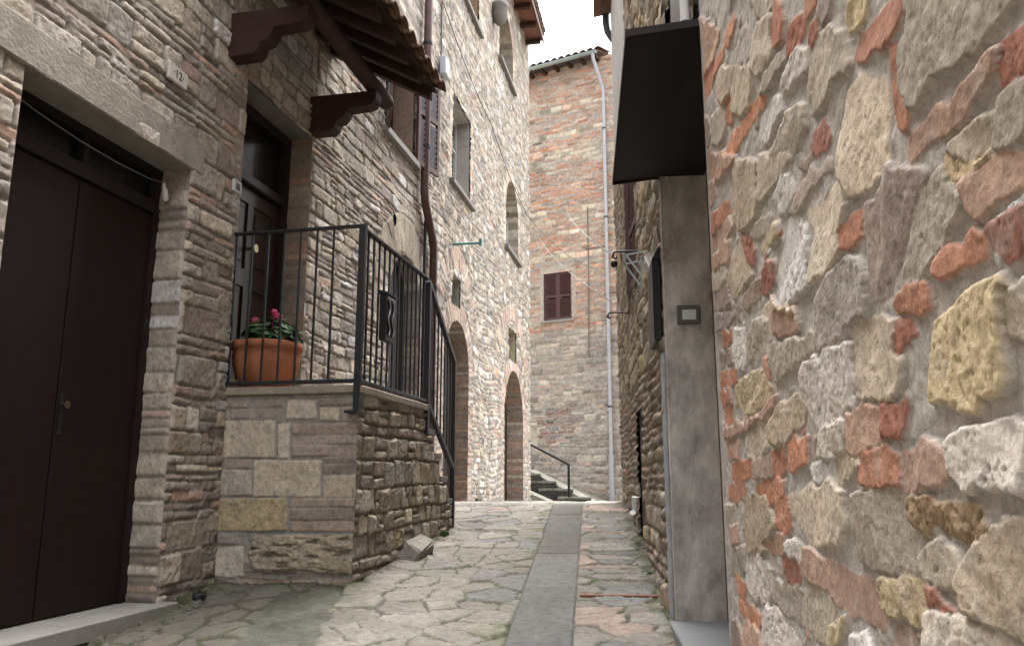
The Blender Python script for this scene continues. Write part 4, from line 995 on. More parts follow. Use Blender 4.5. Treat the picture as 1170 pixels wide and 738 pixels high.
M_REV = mat('pale rendered window reveal', (.38,.36,.33), .9, var=.2, scale=8, bump=.3)
def window_open(fr, a, c, d, e, parent, depth=.26, glass=True, arch=0, m=None, cross=True, sill=True, ajar=False):
    m = m or M_REV
    b = MB(fr); b.box(a-.04, a, -depth-.05, -.012, d-.04, e+.04); b.box(c, c+.04, -depth-.05, -.012, d-.04, e+.04); b.box(a, c, -depth-.05, -.0125, d-.04, d)
    if not arch: b.box(a, c, -depth-.05, -.0125, e, e+.04)
    wn = b.build('window', m, parent)
    if glass:
        top = e+(arch if arch else 0)
        b = MB(fr); b.box(a, c, -depth-.02, -depth, d, top); b.build('window_glass', M_GLASS, wn)
        b = MB(fr); f = .055; o0, o1 = -depth, -depth+.04
        b.box(a, a+f, o0, o1, d, top); b.box(c-f, c, o0, o1, d, top); b.box(a+f, c-f, o0, o1, d, d+f); b.box(a+f, c-f, o0, o1, top-f, top); mdl = (a+c)/2
        b.box(mdl-.035, mdl+.035, o0, o1+.006, d+f, top-f)
        if cross: b.box(a+f, mdl-.035, o0, o1-.005, d+(top-d)*.62, d+(top-d)*.62+.035); b.box(mdl+.035, c-f, o0, o1-.005, d+(top-d)*.62, d+(top-d)*.62+.035)
        b.build('window_frame', M_FRAMEW, wn)
    else:
        b = MB(fr); b.box(a-.03, c+.03, -depth-.04, -depth, d-.03, e+.03); b.build('niche_back', M_DARK, wn)
    if sill:
        b = MB(fr); b.box(a-.12, c+.12, -.10, .08, d-.075, d-.001, .006); b.build('sill', mat('grey window sill', (.17,.16,.15), .8, var=.25, scale=12, bump=.3), wn)
    return wn
window_open(LB, 11.02,12.12,5.36,6.72, HB)
window_open(LB, 11.6,12.6,8.62,10.0, HB, m=mat('brick window reveal far', (.34,.22,.15), .9, var=.35, scale=22, bump=.4))
window_open(LB, 11.10,11.60,3.58,4.02, HB, .3, glass=False, sill=False, cross=False)
window_open(LB, 15.28,16.1,3.40,4.02, HB, .3, glass=False, sill=False, m=mat('yellow rendered niche', (.40,.36,.26), .9, var=.2, scale=8, bump=.3))
for (c, r, zb, zs) in ((15.65,.65,5.55,6.38), (15.02,.68,9.1,9.75)):
    tn = arch_tunnel(LB, c, r, zb, zs, .26, 'window', HB, M_FAR, ((2,'c'),(2,'s')), (1,1,1), .12, .03, int(c))
    n = 16; pts = [(c-r, zb), (c+r, zb)] + [(c+r*math.cos(math.pi*i/n), zs+r*math.sin(math.pi*i/n)) for i in range(n+1)]
    b = MB(LB); b.prism(pts, 'o', -.26, -.24); b.build('window_glass', M_GLASS, tn)
    b = MB(LB); b.box(c-.04, c+.04, -.239, -.20, zb, zs+r-.01); b.box(c-r, c-r+.06, -.239, -.20, zb, zs); b.box(c+r-.06, c+r, -.239, -.20, zb, zs); b.box(c-r+.06, c-.04, -.239, -.205, zs-.02, zs+.03); b.box(c+.04, c+r-.06, -.239, -.205, zs-.02, zs+.03); b.build('window_frame', M_FRAMEW, tn)
    b = MB(LB); b.box(c-r-.12, c+r+.12, -.10, .09, zb-.08, zb-.001, .006); b.build('sill', mat('grey arched window sill', (.17,.16,.15), .8, var=.25, scale=12, bump=.3), tn)
b = MB(LB); b.lathe(0, 0, [], 4) if False else None
cx_, cy_, _ = LB.p(13.75, .14, 0)
b.lathe(cx_, cy_, [(.001,9.42),(.06,9.43),(.12,9.5),(.15,9.6),(.13,9.72),(.16,9.76),(.16,9.84),(.001,9.86)], 14); b.build('stone_corbel', M_CEM, HB)
# eaves
b = MB(LB); b.prism([(-.3, 11.31), (.40, 11.20), (.40, 11.24), (-.3, 11.36)], 's', 9.9, 17.45); rf = b.build('roof', mat('eave boards', (.25,.12,.085), .8, var=.3, scale=10, bump=.2), HB)
b = MB(LB); b.box(9.9, 17.46, .401, .43, 11.14, 11.27); b.build('eave_fascia', mat('eave fascia wood', (.12,.06,.045), .7, var=.3), rf)
for k in range(11):
    b = MB(LB); s = 10.1+.72*k; b.box(s, s+.10, -.015, .36, 11.10, 11.195); b.build('rafter_end', M_WOODD, rf)
b = MB(LB)
zz_ = lambda o: 11.42-.3*(o-.4)
b.prism([(-3.5, zz_(-3.5)), (.44, zz_(.44)), (.44, zz_(.44)-.05), (-3.5, zz_(-3.5)-.05)], 's', 9.9, 17.5); b.build('roof_slab', M_TILE, rf)
for k in range(36):
    half_tile(LB, 10.0+.21*k, .17, .19, -.2, .47, lambda o: zz_(o)+.003).build('roof_tile', M_TILE, rf)

jb = thing('junction_box', LB.p(10.35, .06, 6.6), 'small pale blue junction box on the wall beside the canopy tiles', 'electrical box')
b = MB(LB); b.box(10.24, 10.46, .025, .11, 6.60, 6.86, .008); b.build('box', mat('pale blue plastic', (.45,.50,.55), .5, var=.1), jb)
b = MB(LB); b.box(10.26, 10.44, .1102, .118, 6.62, 6.84, .004); b.build('lid', M_WHITE, jb)
tl = thing('clothesline_bar', LB.p(11.0, .3, 4.3), 'thin teal bar sticking out of the wall over the small niche', 'clothesline bar')
b = MB(LB); b.tube([(11.15,-.01,4.44),(11.15,.42,4.44)], .018, 8); b.build('bar', M_TEAL, tl)
b = MB(LB); b.tube([(11.15,.41,4.40),(11.15,.41,4.50)], .022, 8); b.build('end_knob', M_TEAL, tl)

# ================================================================== HOUSE CLOSING THE ALLEY
HF = thing('brick_house', FA.p(-1.2, 0, .6), 'tall orange brick and stone house closing the alley', 'house')
S = grid((-3.3,1.6,.026)); Z = grid((.2,13.05,.030))
wf = Relief(S, Z, mortar=(.36,.33,.29), seed=900, mort_amp=.006, grain=.06)
PF1 = ((6,'g'),(4,'s'),(2,'m'),(2,'c')); PF2 = ((2,'g'),(2,'c'),(2,'p'),(2,'s'))
wf.stones(courses(-3.4, 1.7, .2, 5.15, hs=(.12,.22), ws=(.18,.5), thin=.35, thin_h=(.06,.09), pal=PF1, tpal=((3,'m'),(1,'p'),(4,'g')), wav=.02, seed=5), prot=.022, edge=.02, rag=.016, amp=.008, tint=(.92,.92,.92), var=.18)
sk = lambda x, z: False
wf.stones(courses(-3.4, 1.7, 5.15, 13.4, hs=(.12,.2), ws=(.22,.55), thin=.80, thin_h=(.065,.085), thin_w=(.2,.42), pal=PF2, tpal=((6,'b'),(5,'p'),(2,'m'),(1,'s')), wav=.016, seed=6, gap=.018), prot=.014, edge=.016, rag=.010, amp=.005, tint=(1.10,1.08,1.0), var=.22)
# reddish patch low on the wall, string course, pale dressings of the window
wf.stones(courses(-2.3, -1.0, 2.0, 3.1, hs=(.1,.16), ws=(.2,.4), thin=.8, thin_h=(.065,.085), pal=((1,'m'),(1,'p')), tpal=((3,'r'),(3,'p'),(2,'m')), seed=8, skip=lambda x, z: ((x+1.65)/.62)**2+((z-2.55)/.5)**2 > 1), prot=.016, edge=.016, rag=.014, amp=.006, tint=(.72,.8,.85))
wf.flat(-2.36, -.35, 7.06, 7.14, (.33,.30,.27))
wf.flat(-2.14, -2.03, 5.5, 7.05, (.40,.36,.31)); wf.flat(-1.14, -1.03, 5.5, 6.95, (.40,.34,.28)); wf.flat(-2.03,-1.14,6.86,7.04,(.40,.35,.29))
wf.hole(-2.03, -1.15, 5.48, 6.85)
bk = MB(FA); bk.box(-3.3, 1.58, -3.5, -.30, .1, 13.0); bk.box(-3.28, -3.0, -.3, -.02, .2, 13.0); bk.box(1.4, 1.585, -.3, -.02, .2, 13.0)
wf.build('wall', wallpos(FA), M_FAR, HF, extra=(bk, (.33,.24,.18)))
wn = window_open(FA, -2.03,-1.15,5.48,6.85, HF, .2, sill=False)
shutter_leaf(FA, 'shutter', -2.025, 5.49, .432, 1.35, 0.0, wn, M_SHUT, None, 1, 20, -.06)
shutter_leaf(FA, 'shutter', -1.155, 5.49, .432, 1.35, 0.0, wn, M_SHUT, None, -1, 20, -.06)
b = MB(FA); b.box(-2.10, -1.08, -.1, .05, 5.41, 5.478, .006); b.build('sill', M_SLAB, wn)
zf_ = lambda o: 13.12-.32*(o-.3)
b = MB(FA); b.prism([(-3.5, zf_(-3.5)), (.34, zf_(.34)), (.34, zf_(.34)-.06), (-3.5, zf_(-3.5)-.06)], 's', -3.6, -.06); rf = b.build('roof', M_TILE, HF)
for k in range(16):
    half_tile(FA, -3.5+.228*k, .19, .22, -.6, .38, lambda o: zf_(o)+.003).build('roof_tile', M_TILE, rf)
for k in range(8):
    b = MB(FA); s = -3.2+.42*k; b.box(s, s+.1, .0, .30, 12.92, 13.01); b.build('rafter_end', M_WOODD, rf)
b = MB(FA)
n = 8; vs = []
for s in (-3.6, -.10):
    for rr in (.075, .068):
        for k in range(n+1):
            a = math.pi+math.pi*k/n; vs.append(FA.p(s, .42+rr*math.cos(a), 13.03+rr*math.sin(a)))
m_ = n+1; fs = []
for k in range(n): fs += [(k, k+1, 2*m_+k+1, 2*m_+k), (m_+k+1, m_+k, 3*m_+k, 3*m_+k+1), (2*m_+k, 2*m_+k+1, 3*m_+k+1, 3*m_+k), (k+1, k, m_+k, m_+k+1)]
fs += [tuple(range(2*m_, 3*m_))]
b.raw(vs, fs, smooth=True); b.build('gutter', M_GUT, rf)
pipe('drainpipe', FA, [(-.20,.42,12.97),(-.20,.40,12.82),(-.07,.10,12.1),(-.04,.08,11.9),(-.06,.08,.55)], .047, M_PIPEW, 'pale zinc drainpipe down the brick house closing the alley', [(-.05,.08,10.8),(-.05,.08,8.2),(-.06,.08,5.4),(-.06,.08,3.0)], collar=[(-.06,.08,.5,1.75,.064)])
pipe('conduit', FA, [(-.62,.03,8.6),(-.62,.03,7.0),(-.66,.03,4.4)], .012, M_CABLE, 'thin grey conduit on the brick wall beside the shuttered window', [], 'conduit')

# sloping footway and stairs at the end of the alley
def wz(x, y, z): return Vector((x, y, z))
b = MB()
A0, A1 = (2.35, 20.55), (.55, 21.55)
vs = []
for t_ in np.linspace(0, 1, 9):
    for q in (0, 1):
        p = FA.p(-.2-2.9*t_, .02+.55*(1-q), 0)
        vs.append((p.x, p.y, .56+1.10*t_)); vs.append((p.x, p.y, .1))
fs = []
for i in range(8):
    o = 4*i; fs += [(o, o+4, o+6, o+2), (o+1, o, o+4, o+5) if False else (o, o+1, o+5, o+4)]
b.raw(vs, fs); struct(b.build('sloping_footway', mat('pale mossy footway stone', (.22,.21,.165), .9, var=.3, scale=6, bump=.4)))
stc = thing('stone_stairs', (1.1, 19.5, .55), 'mossy stone steps climbing left behind the corner of the tall house', 'stairs')
M_STEP = mat('mossy riser stone with painted shadow', (.060,.056,.048), .95, var=.4, scale=9, bump=.4)  # moss and the shadow on the risers, both put into the stone colour
for k in range(4):
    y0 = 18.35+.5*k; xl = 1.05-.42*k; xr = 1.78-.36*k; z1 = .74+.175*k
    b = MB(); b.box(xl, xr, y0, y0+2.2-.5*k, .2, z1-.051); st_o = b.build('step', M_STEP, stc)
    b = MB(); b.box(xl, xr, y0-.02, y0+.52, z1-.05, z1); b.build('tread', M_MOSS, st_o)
b = MB(); b.prism([(18.2,.40),(18.2,.66),(20.4,1.72),(20.6,1.72),(20.6,.4)], 's', 0, .1)
sv = b.v[:]; b = MB()
def kerb(xa, xb, wd, name):
    b = MB(); v = []
    for (x, y, z) in ((xa, 18.15, .60), (xb, 20.45, 1.36)):
        v += [(x, y, .1), (x+wd, y, .1), (x+wd, y, z), (x, y, z)]
    b.raw(v, [(0,1,2,3),(7,6,5,4),(3,2,6,7),(0,4,5,1),(1,5,6,2),(0,3,7,4)]); return b.build(name, mat('pale kerb stone', (.22,.21,.17), .9, var=.25, scale=7, bump=.4), stc)
kerb(1.80, .40, .22, 'kerb'); kerb(.92, -.85, .16, 'kerb')
hr = thing('stair_handrail', (1.29, 18.4, .6), 'black iron handrail on the stairs at the end of the alley', 'handrail')
b = MB(); b.tube([(1.29,18.45,.55),(1.29,18.45,1.46)], .03, 8); b.build('post', M_BLACK, hr)
b = MB(); b.tube([(1.31,18.45,1.46),(.58,18.75,1.85),(-.1,19.0,2.2)], .028, 8); b.build('rail', M_BLACK, hr)

# ================================================================== RIGHT HOUSE
HR = thing('rubble_house', RB.p(3.5, 0, .4), 'rubble and brick house filling the right side of the alley', 'house')
# near face, the stones read off one by one, the rest of the wall filled at random
S = grid((-3,.30,.05),(.30,.74,.02),(.74,1.2,.0035),(1.2,1.7,.0042),(1.7,2.765,.0055)); Z = grid((-.2,.35,.02),(.35,1.75,.0036),(1.75,2.95,.0046),(2.95,7.7,.06))
wr = Relief(S, Z, mortar=(.48,.44,.40), seed=1300, mort_amp=.0042, grain=.022)
TH = 176/910.
cT, sT = math.cos(math.atan(TH)), math.sin(math.atan(TH))
FILLW = [(.80,.1),(.80,3.3)]
def traced(s, z):
    """is this spot inside the part of the wall whose stones are listed in R1?"""
    x, y = RB.o+RB.d*s
    dz = z-EYE; dep = y*cT+dz*sT
    if dep <= .05: return False
    u = 585+910*x/dep; v = 369-910*(-y*sT+dz*cT)/dep
    return 795 < u < 1185 and -25 < v < 765
PR = ((4,'s'),(3,'g'),(2,'w'),(2,'c'),(1,'y'),(1,'m')); PRT = ((3,'b'),(4,'p'),(2,'m'),(1,'r'))
wr.stones(courses(-3.2, 2.72, -.2, 7.8, hs=(.09,.18), ws=(.10,.26), thin=.40, thin_h=(.05,.07), thin_w=(.12,.28), pal=PR, tpal=PRT, wav=.02, jit=.02, gap=.03, seed=11, skip=traced), prot=.010, edge=.008, rag=.006, amp=.004)
# small chips pressed in the mortar between the traced stones
chips = []
for i in range(170):
    s = RNG.uniform(.8, 2.68); z = RNG.uniform(.3, 3.0)
    r0 = RNG.uniform(.006, .020); q = RNG.uniform(0, 6.28)
    chips.append((pick(((3,'s'),(2,'p'),(2,'g'),(2,'w'),(1,'b'))), [(s+r0*1.4*math.cos(q+a)*RNG.uniform(.7,1.2), z+r0*math.sin(q+a)*RNG.uniform(.7,1.2)) for a in np.arange(0, 6.2, 1.05)]))
wr.stones(chips, prot=.005, edge=.006, rag=.003, amp=.002)
def subdiv(p, r_=.006):
    """break the straight sides of a listed outline into a ragged one"""
    out = []
    for i in range(len(p)):
        a = np.array(p[i]); c = np.array(p[(i+1) % len(p)]); L = np.linalg.norm(c-a); n = max(1, int(L/.03))
        nr = np.array([-(c-a)[1], (c-a)[0]])/(L+1e-9)
        for k in range(n): out.append(tuple(a+(c-a)*k/n + (nr*RNG.normal(0, min(r_, L*.06)) if k else 0)))
    return out
R1S = [(k, subdiv(p)) for k, p in R1]
wr.stones(R1S, prot=.0075, edge=.0032, rag=.0065, amp=.0024, var=.08, smear=.35, grow=.008, facet=.055, tint=(1.22,1.19,1.16))
# deep crack across the big split stone, small holes
for (pts, wd, dp) in (([(1.075,2.05),(1.060,2.00),(1.075,1.97),(1.064,1.92),(1.078,1.86),(1.085,1.81)], .004, .012),):
    pass
wr.flat(2.715, 2.77, -.3, 7.7, (.40,.39,.37)); wr.H *= np.clip((2.78-wr.SS)/.05, .15, 1)
bk = MB(RB); bk.box(-3, 2.74, -2.6, -.06, -.3, 7.65); bk.box(2.5, 2.762, -.42, -.004, -.2, 7.6)
wr.build('wall', wallpos(RB), M_RUBBLE, HR, flip=True, extra=(bk, (.3,.28,.25)))
# far face with the doorway
S = grid((2.765,4.35,.03),(4.35,6.3,.012),(6.3,7.7,.014),(7.7,10.35,.02)); Z = grid((-.1,2.90,.014),(2.90,5.2,.016),(5.2,7.7,.03))
wq = Relief(S, Z, mortar=(.28,.25,.20), seed=1500, mort_amp=.006, grain=.035)
PQ = ((5,'s'),(4,'g'),(2,'m'),(1,'y'),(1,'c')); PQT = ((3,'m'),(2,'p'),(2,'g'))
wq.stones(courses(2.7, 10.5, -.1, 7.8, hs=(.09,.18), ws=(.14,.36), thin=.35, pal=PQ, tpal=PQT, wav=.015, seed=12), prot=.026, edge=.016, rag=.010, amp=.008, tint=(.92,.88,.82), var=.2)
wq.hole(2.765, 4.35, -.2, 2.90); wq.hole(3.05, 3.72, 3.12, 4.25); wq.hole(6.30, 7.0, .3, 1.72); wq.hole(6.35, 7.65, 2.80, 3.85)
wq.flat(7.2, 10.36, 5.0, 7.75, (.46,.44,.41))
wq.flat(4.35, 4.40, -.1, 2.85, (.33,.31,.28))
bk = MB(RB); bk.box(2.745, 10.33, -2.6, -.45, -.3, 7.65); bk.box(10.15, 10.345, -.45, -.02, -.2, 7.6); bk.box(2.78, 10.15, -.45, -.02, 7.5, 7.6)
wq.build('wall', wallpos(RB), M_STONE, HR, flip=True, extra=(bk, (.28,.25,.21)))
b = MB(RB); b.box(4.352, 4.40, -.44, .012, .30, 2.90, .004); b.build('plaster_reveal', M_PLAST, HR)
b = MB(RB); b.box(2.75, 4.40, -.44, -.012, 2.902, 2.95); b.build('lintel', M_PLAST, HR)
b = MB(RB); b.box(2.766, 4.351, -.30, .045, .26, .452, .008); b.build('doorstep', M_SILL, HR)
b = MB(RB); b.box(4.31, 4.351, -.30, -.25, .453, 2.90); b.box(2.766, 2.81, -.30, -.25, .453, 2.90); b.box(2.81, 4.31, -.30, -.25, 2.79, 2.90)
dr = b.build('house_door', mat('worn brown door frame', (.13,.07,.035), .7, var=.4, scale=8, bump=.2, stretch=(1,1,.4)), HR)
b = MB(RB); b.box(2.81, 3.555, -.29, -.265, .46, 2.79); b.box(3.565, 4.31, -.29, -.265, .46, 2.79)
for (a, c) in ((2.81,3.555),(3.565,4.31)):
    for (d, e) in ((.6,1.3),(1.45,2.65)): b.box(a+.1, c-.1, -.266, -.255, d, e, .006)
b.build('door_leaf', M_DOORF, dr)
b = MB(RB); b.box(4.402, 4.50, .012, .030, .36, 1.86, .004); b.build('painted_door_strip', M_STRIP, HR)
b = MB(RB); b.box(3.0, 3.05, -.3, -.012, 3.07, 4.25); b.box(3.72, 3.77, -.3, -.012, 3.07, 4.25); b.box(3.05, 3.72, -.3, -.013, 3.07, 3.12); wn = b.build('window', M_PLASTW, HR)
b = MB(RB); b.box(3.05, 3.72, -.3, -.22, 3.12, 4.3); b.build('window_shutter', mat('grey green shutter', (.17,.18,.155), .7, var=.3, scale=8, bump=.1), wn)
b = MB(RB); b.box(6.301, 6.999, -.20, -.022, .3, 1.50); hd = b.build('cellar_door', M_RUST, HR)
b = MB(RB); b.box(6.25, 7.05, -.30, -.22, .3, 1.76); b.build('dark_recess', M_DARK, hd)
b = MB(RB); b.box(6.25, 6.30, -.3, -.012, .2, 1.76); b.box(7.0, 7.05, -.3, -.012, .2, 1.76); b.box(6.3, 7.0, -.3, -.013, 1.72, 1.77); b.build('door_frame', M_CEM, hd)
b = MB(RB); b.box(6.30, 6.35, -.2, .02, 2.76, 3.89); b.box(7.65, 7.70, -.2, .02, 2.76, 3.89); b.box(6.35, 7.65, -.2, .015, 3.85, 3.89); b.box(6.35, 7.65, -.2, .03, 2.76, 2.80); wn = b.build('window', M_SHUT, HR)
b = MB(RB); b.box(6.35, 7.65, -.2, -.12, 2.80, 3.85); b.build('window_glass', M_GLASS, wn)
shutter_leaf(RB, 'shutter', 6.36, 2.81, .64, 1.03, .06, wn, M_SHUT, None, 1, 16, -.03)
shutter_leaf(RB, 'shutter', 7.64, 2.81, .64, 1.03, .10, wn, M_SHUT, None, -1, 16, -.03)
b = MB(RB); b.prism([(-2.6, 8.3), (.25, 7.70), (.25, 7.65), (-2.6, 8.2)], 's', 2.6, 10.42); b.build('roof', M_TILE, HR)

# sheet metal canopy over the doorway
mc = thing('metal_canopy', RB.p(3.6, .1, 2.85), 'black sheet metal canopy over the doorway on the right', 'canopy')
b = MB(RB); b.prism([(-.24, 2.872), (.0,2.872), (.275, 2.845), (.275, 2.855), (.0,2.882), (-.24, 2.882)], 's', 2.775, 4.349); b.build('sheet', M_CANOPY, mc)
b = MB(RB); b.box(2.775, 4.349, .2755, .281, 2.83, 2.862); b.build('front_lip', M_CANOPY, mc)
b = MB(RB); b.prism([(-.0,2.862),(.281,2.832),(.281,2.862),(-.0,2.892)], 's', 2.768, 2.774); b.build('side_lip', M_CANOPY, mc)
b = MB(RB); b.prism([(.02,2.86),(.281,2.832),(.281,2.862),(.02,2.89)], 's', 4.3495, 4.356); b.build('side_lip', M_CANOPY, mc)
pipe('white_pipe', RB, [(2.80,.05,4.4),(2.80,.05,2.90)], .018, M_WHITE, 'thin white pipe rising from the black metal canopy', [], 'pipe')
b = None
# doorbell on the reveal
ib = thing('entrance_bell', RB.p(4.33, -.11, 2.0), 'grey doorbell plate with white name card on plaster jamb', 'doorbell')
b = MB(RB); b.box(4.327, 4.3515, -.180, -.055, 2.008, 2.112, .004); b.build('plate', mat('bronze grey plate', (.13,.115,.10), .5, .4, var=.2), ib)
b = MB(RB); b.box(4.322, 4.3268, -.158, -.082, 2.030, 2.086, .002); b.build('name_card', M_WHITE, ib)
# letterbox and its post
lb2 = thing('black_letterbox', RB.p(4.6, .05, 1.95), 'tall black letterbox with folded letters on the right wall', 'letterbox')
b = MB(RB); b.box(4.405, 4.75, .020, .066, 1.93, 2.40, .006); b.build('box', M_BLACK, lb2)
b = MB(RB); b.prism([(.02, 2.40), (.066, 2.40), (.02, 2.48)], 's', 4.405, 4.75); b.build('back_plate', M_BLACK, lb2)
pp = thing('folded_letters', RB.p(4.65, .1, 2.38), 'white folded papers sticking out of the black letterbox', 'papers')
def sheet(b, p0, uvec, vvec, t=.002):
    p0 = Vector(p0); u = Vector(uvec); v = Vector(vvec); n = u.cross(v).normalized()*t
    b.raw([p0, p0+u, p0+u+v, p0+v, p0+n, p0+u+n, p0+u+v+n, p0+v+n], [(0,3,2,1),(4,5,6,7),(0,1,5,4),(1,2,6,5),(2,3,7,6),(3,0,4,7)])
for k, (s, o, z, lean, hh) in enumerate(((4.50,.04,2.37,.05,.10),(4.55,.05,2.37,.07,.07),(4.44,.03,2.37,.03,.08))):
    b = MB(); sheet(b, RB.p(s, o, z), RB.vec(.11, .008, .0), RB.vec(-.01, lean, hh)); b.build('paper', M_PAPER, pp)
# clothes drying bracket beyond the letterbox
br = thing('drying_bracket', RB.p(5.2, .1, 2.6), 'pale triangular metal bracket above the black letterbox', 'bracket')
b = MB(RB)
P_ = [(5.5,.02,2.76),(5.5,.15,2.735),(5.5,.03,2.56)]
for i in range(3): b.bar(P_[i], P_[(i+1) % 3], .012)
b.build('front_frame', M_GUT, br)
b = MB(RB); Q_ = [(s+.25, o, z) for s, o, z in P_]
for i in range(3): b.bar(Q_[i], Q_[(i+1) % 3], .012)
for i in range(2): b.bar(P_[i], Q_[i], .010)
b.build('back_frame', M_GUT, br)
# iron hooks
for (s, z, lab) in ((6.05, 2.92, 'black iron hook with ball end above the shuttered window ledge'), (7.75, 2.78, 'black bent iron hook lower on the wall near its far corner')):
    hk = thing('iron_hook', RB.p(s, 0, z), lab, 'hook', 'iron hooks on the right wall')
    b = MB(RB); b.tube([(s,-.02,z),(s,.20,z),(s,.215,z-.01),(s,.225,z-.045),(s,.205,z-.06),(s,.19,z-.045)], .008, 8); b.build('rod', M_BLACK, hk)
    if s < 7:
        x, y, _ = RB.p(s, .215, 0); b = MB(); b.lathe(x, y, [(.001,z-.13),(.022,z-.12),(.028,z-.10),(.022,z-.08),(.001,z-.07)], 10); b.build('ball', M_BLACK, hk)
# dark drainpipe at the far corner
pipe('drainpipe', RB, [(10.42,.07,8.6),(10.42,.07,7.55),(10.42,.05,7.42),(10.43,-.02,7.30),(10.44,-.12,7.2),(10.44,-.15,.6)], .05, mat('dark blue grey pipe', (.055,.055,.075), .5, var=.2), 'dark blue grey drainpipe at the far top corner of the right house')
# white elbow pipe at the foot of the wall
we = thing('waste_pipe', RB.p(6.85, .05, .7), 'white bent waste pipe at the foot of the right wall', 'pipe')
b = MB(RB); b.tube([(6.75,.06,1.02),(6.76,.065,.96),(6.78,.07,.90),(6.72,.085,.865),(6.64,.095,.87),(6.60,.095,.90)], .024, 10); b.build('elbow', M_WHITE, we)
b = MB(RB); b.tube([(6.755,.063,.98),(6.748,.06,1.02)], .030, 10); b.build('socket', M_WHITE, we)

# cables strung over the alley
M_CLOTH = mat('faded plastic line', (.22,.21,.20), .6, var=.1)
def cable(name, pts, label, sag=.15, r=.007, n=14, mt=M_CABLE):
    b = MB(); path = []
    for i in range(len(pts)-1):
        p, q = Vector(pts[i]), Vector(pts[i+1])
        for k in range(n+(i == len(pts)-2)):
            t = k/n; v = p.lerp(q, t); v.z -= sag*4*t*(1-t); path.append(tuple(v))
    b.tube(path, r, 6); return tag(b.build(name, mt, None), label, 'cable')
cable('power_cable', [LB.p(10.05,.05,7.75), LB.p(13.5,.04,7.35), LB.p(17.3,.05,6.9)], 'dark cable sagging along the facade of the tall stone house', .12, .008)
cable('power_cable', [LB.p(17.3,.05,6.9), FA.p(-.3,.06,6.75)], 'dark cable crossing from tall stone house to the zinc drainpipe', .25, .007)
cable('clothesline', [FA.p(-1.25,.03,8.55), RB.p(6.3,.20,2.95)], 'pale clothesline running from the brick house to the right wall', .1, .006, mt=M_CLOTH)
cable('clothesline', [FA.p(-2.2,.03,8.0), RB.p(7.8,.18,2.9)], 'second clothesline hung lower across the brick house front', .15, .006, mt=M_CLOTH)
cable('wall_cable', [LB.p(10.25,.03,11.0), LB.p(10.3,.03,6.87)], 'thin cable dropping to the pale blue junction box', .0, .012)

# loose stones and weeds
def boulder(name, c, sx, sy, sz, label, m, seed):
    q = random.Random(seed); n, mm = 18, 12; vs = []; fs = []
    for i in range(mm+1):
        th = math.pi*i/mm
        for k in range(n):
            ph = 2*math.pi*k/n; e = .72
            f = lambda t: math.copysign(abs(t)**e, t)
            j = 1+.30*(float(vnoise(np.array(ph*1.1+seed), np.array(th*1.6), seed))-.5)+.12*(float(vnoise(np.array(ph*3.3), np.array(th*4.1+seed), seed+4))-.5)
            vs.append((c[0]+sx*f(math.sin(th))*f(math.cos(ph))*j, c[1]+sy*f(math.sin(th))*f(math.sin(ph))*j, c[2]+sz*(1+f(math.cos(th)))*j*.98))
    for i in range(mm):
        for k in range(n): fs.append((i*n+k, (i+1)*n+k, (i+1)*n+(k+1) % n, i*n+(k+1) % n))
    b = MB(); b.raw(vs, fs, smooth=True); return tag(b.build(name, m), label, 'stone')
p = LA.p(6.55, PO+.115, 0); b = MB(); q = random.Random(8)
b.box(-.17, .17, -.075, .075, -.07, .07, .022)
for i, v in enumerate(b.v):
    v = Vector((v.x*(1-.25*(v.z > 0)), v.y, v.z))+Vector((q.uniform(-.014,.014), q.uniform(-.012,.012), q.uniform(-.014,.014)))
    v.rotate(Vector((.35,-.22,1.15)).to_track_quat('Z','Y').to_euler() if False else __import__('mathutils').Euler((.5,-.20,1.25))); b.v[i] = v+Vector((p.x, p.y, tz(p.x, p.y)+.065))
tag(b.build('loose_stone', mat('rough pale stone', (.24,.225,.195), .95, var=.35, scale=14, bump=.9, bscale=40)), 'pale loose stone block leaning at the foot of the porch', 'stone')
p = LA.p(5.20, .12, 0); boulder('loose_stone', (p.x, p.y, tz(p.x, p.y)-.01), .035, .045, .035, 'small dark stone lying on the ground beside the door threshold', M_IRON, 5)
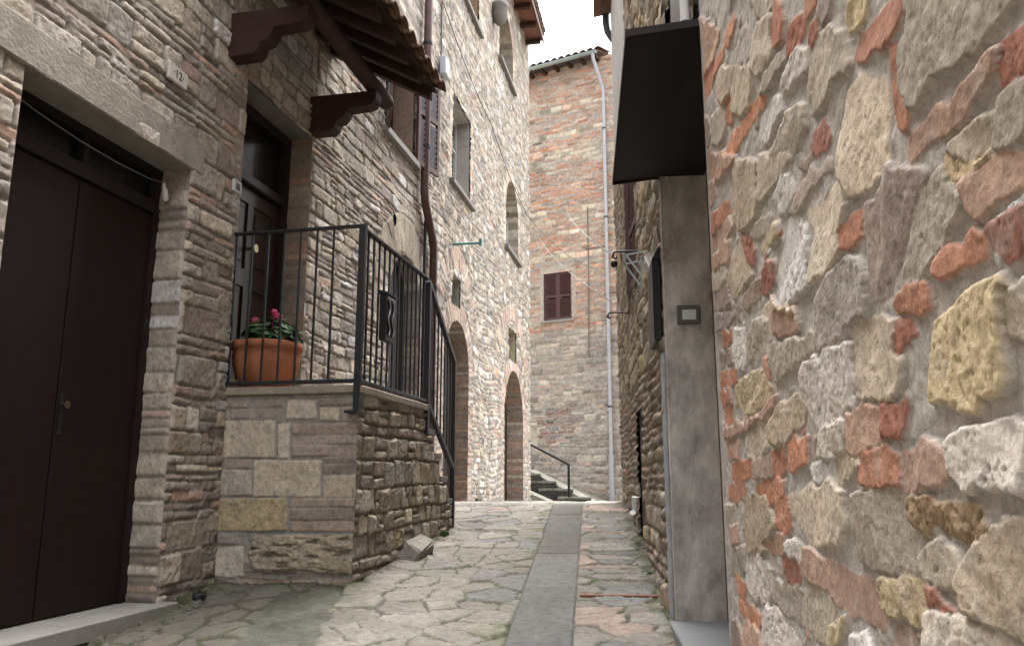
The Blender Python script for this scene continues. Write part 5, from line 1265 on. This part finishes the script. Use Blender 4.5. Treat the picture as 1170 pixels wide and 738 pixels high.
def pebbles(name, n, seed):
    q = random.Random(seed); b = MB()
    for i in range(n):
        k = q.random()
        if k < .4: p = LA.p(q.uniform(3.9, 5.5), q.uniform(.02, .35)**1.0, 0)
        elif k < .7: p = LA.p(q.uniform(5.6, 7.8), PO+.02+q.random()**2*.25, 0)
        else: p = RB.p(q.uniform(4.5, 9), .03+q.random()**2*.2, 0)
        r = q.uniform(.004, .011); z = tz(p.x, p.y)+.022
        vs = []
        for dx, dy, dz in ((1,0,0),(-1,0,0),(0,1,0),(0,-1,0),(0,0,1),(0,0,-1)):
            j = q.uniform(.6, 1.2); vs.append((p.x+dx*r*j*1.3, p.y+dy*r*j, z+dz*r*j*.7))
        b.raw(vs, [(0,2,4),(2,1,4),(1,3,4),(3,0,4),(2,0,5),(1,2,5),(3,1,5),(0,3,5)])
    return struct(b.build(name, M_CEM), 'stuff')
pebbles('grit', 130, 4)
def weed(x, y, n, h_, label, seed):
    q = random.Random(seed); b = MB(); z = tz(x, y)
    for i in range(n):
        a = q.uniform(0, 6.28); L = h_*q.uniform(.5, 1.1); tp = Vector((x+.6*L*math.cos(a), y+.6*L*math.sin(a), z+L*q.uniform(.5, 1))); bs = Vector((x+q.uniform(-.05,.05), y+q.uniform(-.05,.05), z-.01))
        mid = bs.lerp(tp, .55)+Vector((0,0,.15*L)); sd_ = Vector((-math.sin(a), math.cos(a), 0))*L*.13
        b.raw([bs, mid-sd_, tp, mid+sd_], [(0,1,2,3)])
    return tag(b.build('weed', M_WEED), label, 'weed', 'weeds at the foot of the walls')
for (s, fr, o, n, h_, lab) in ((7.45, LA, PO+.05, 26, .09, 'green weed tuft at the foot of the porch stairs'), (6.9, LA, PO+.06, 14, .06, 'small weed tuft by the loose stone under the porch'),
                               (12.6, LB, .06, 20, .10, 'weed tuft between the two arched doors'), (5.6, RB, .05, 14, .06, 'tiny weed at the foot of the right wall beyond the doorway')):
    p = fr.p(s, o, 0); weed(p.x, p.y, n, h_, lab, int(s*10))
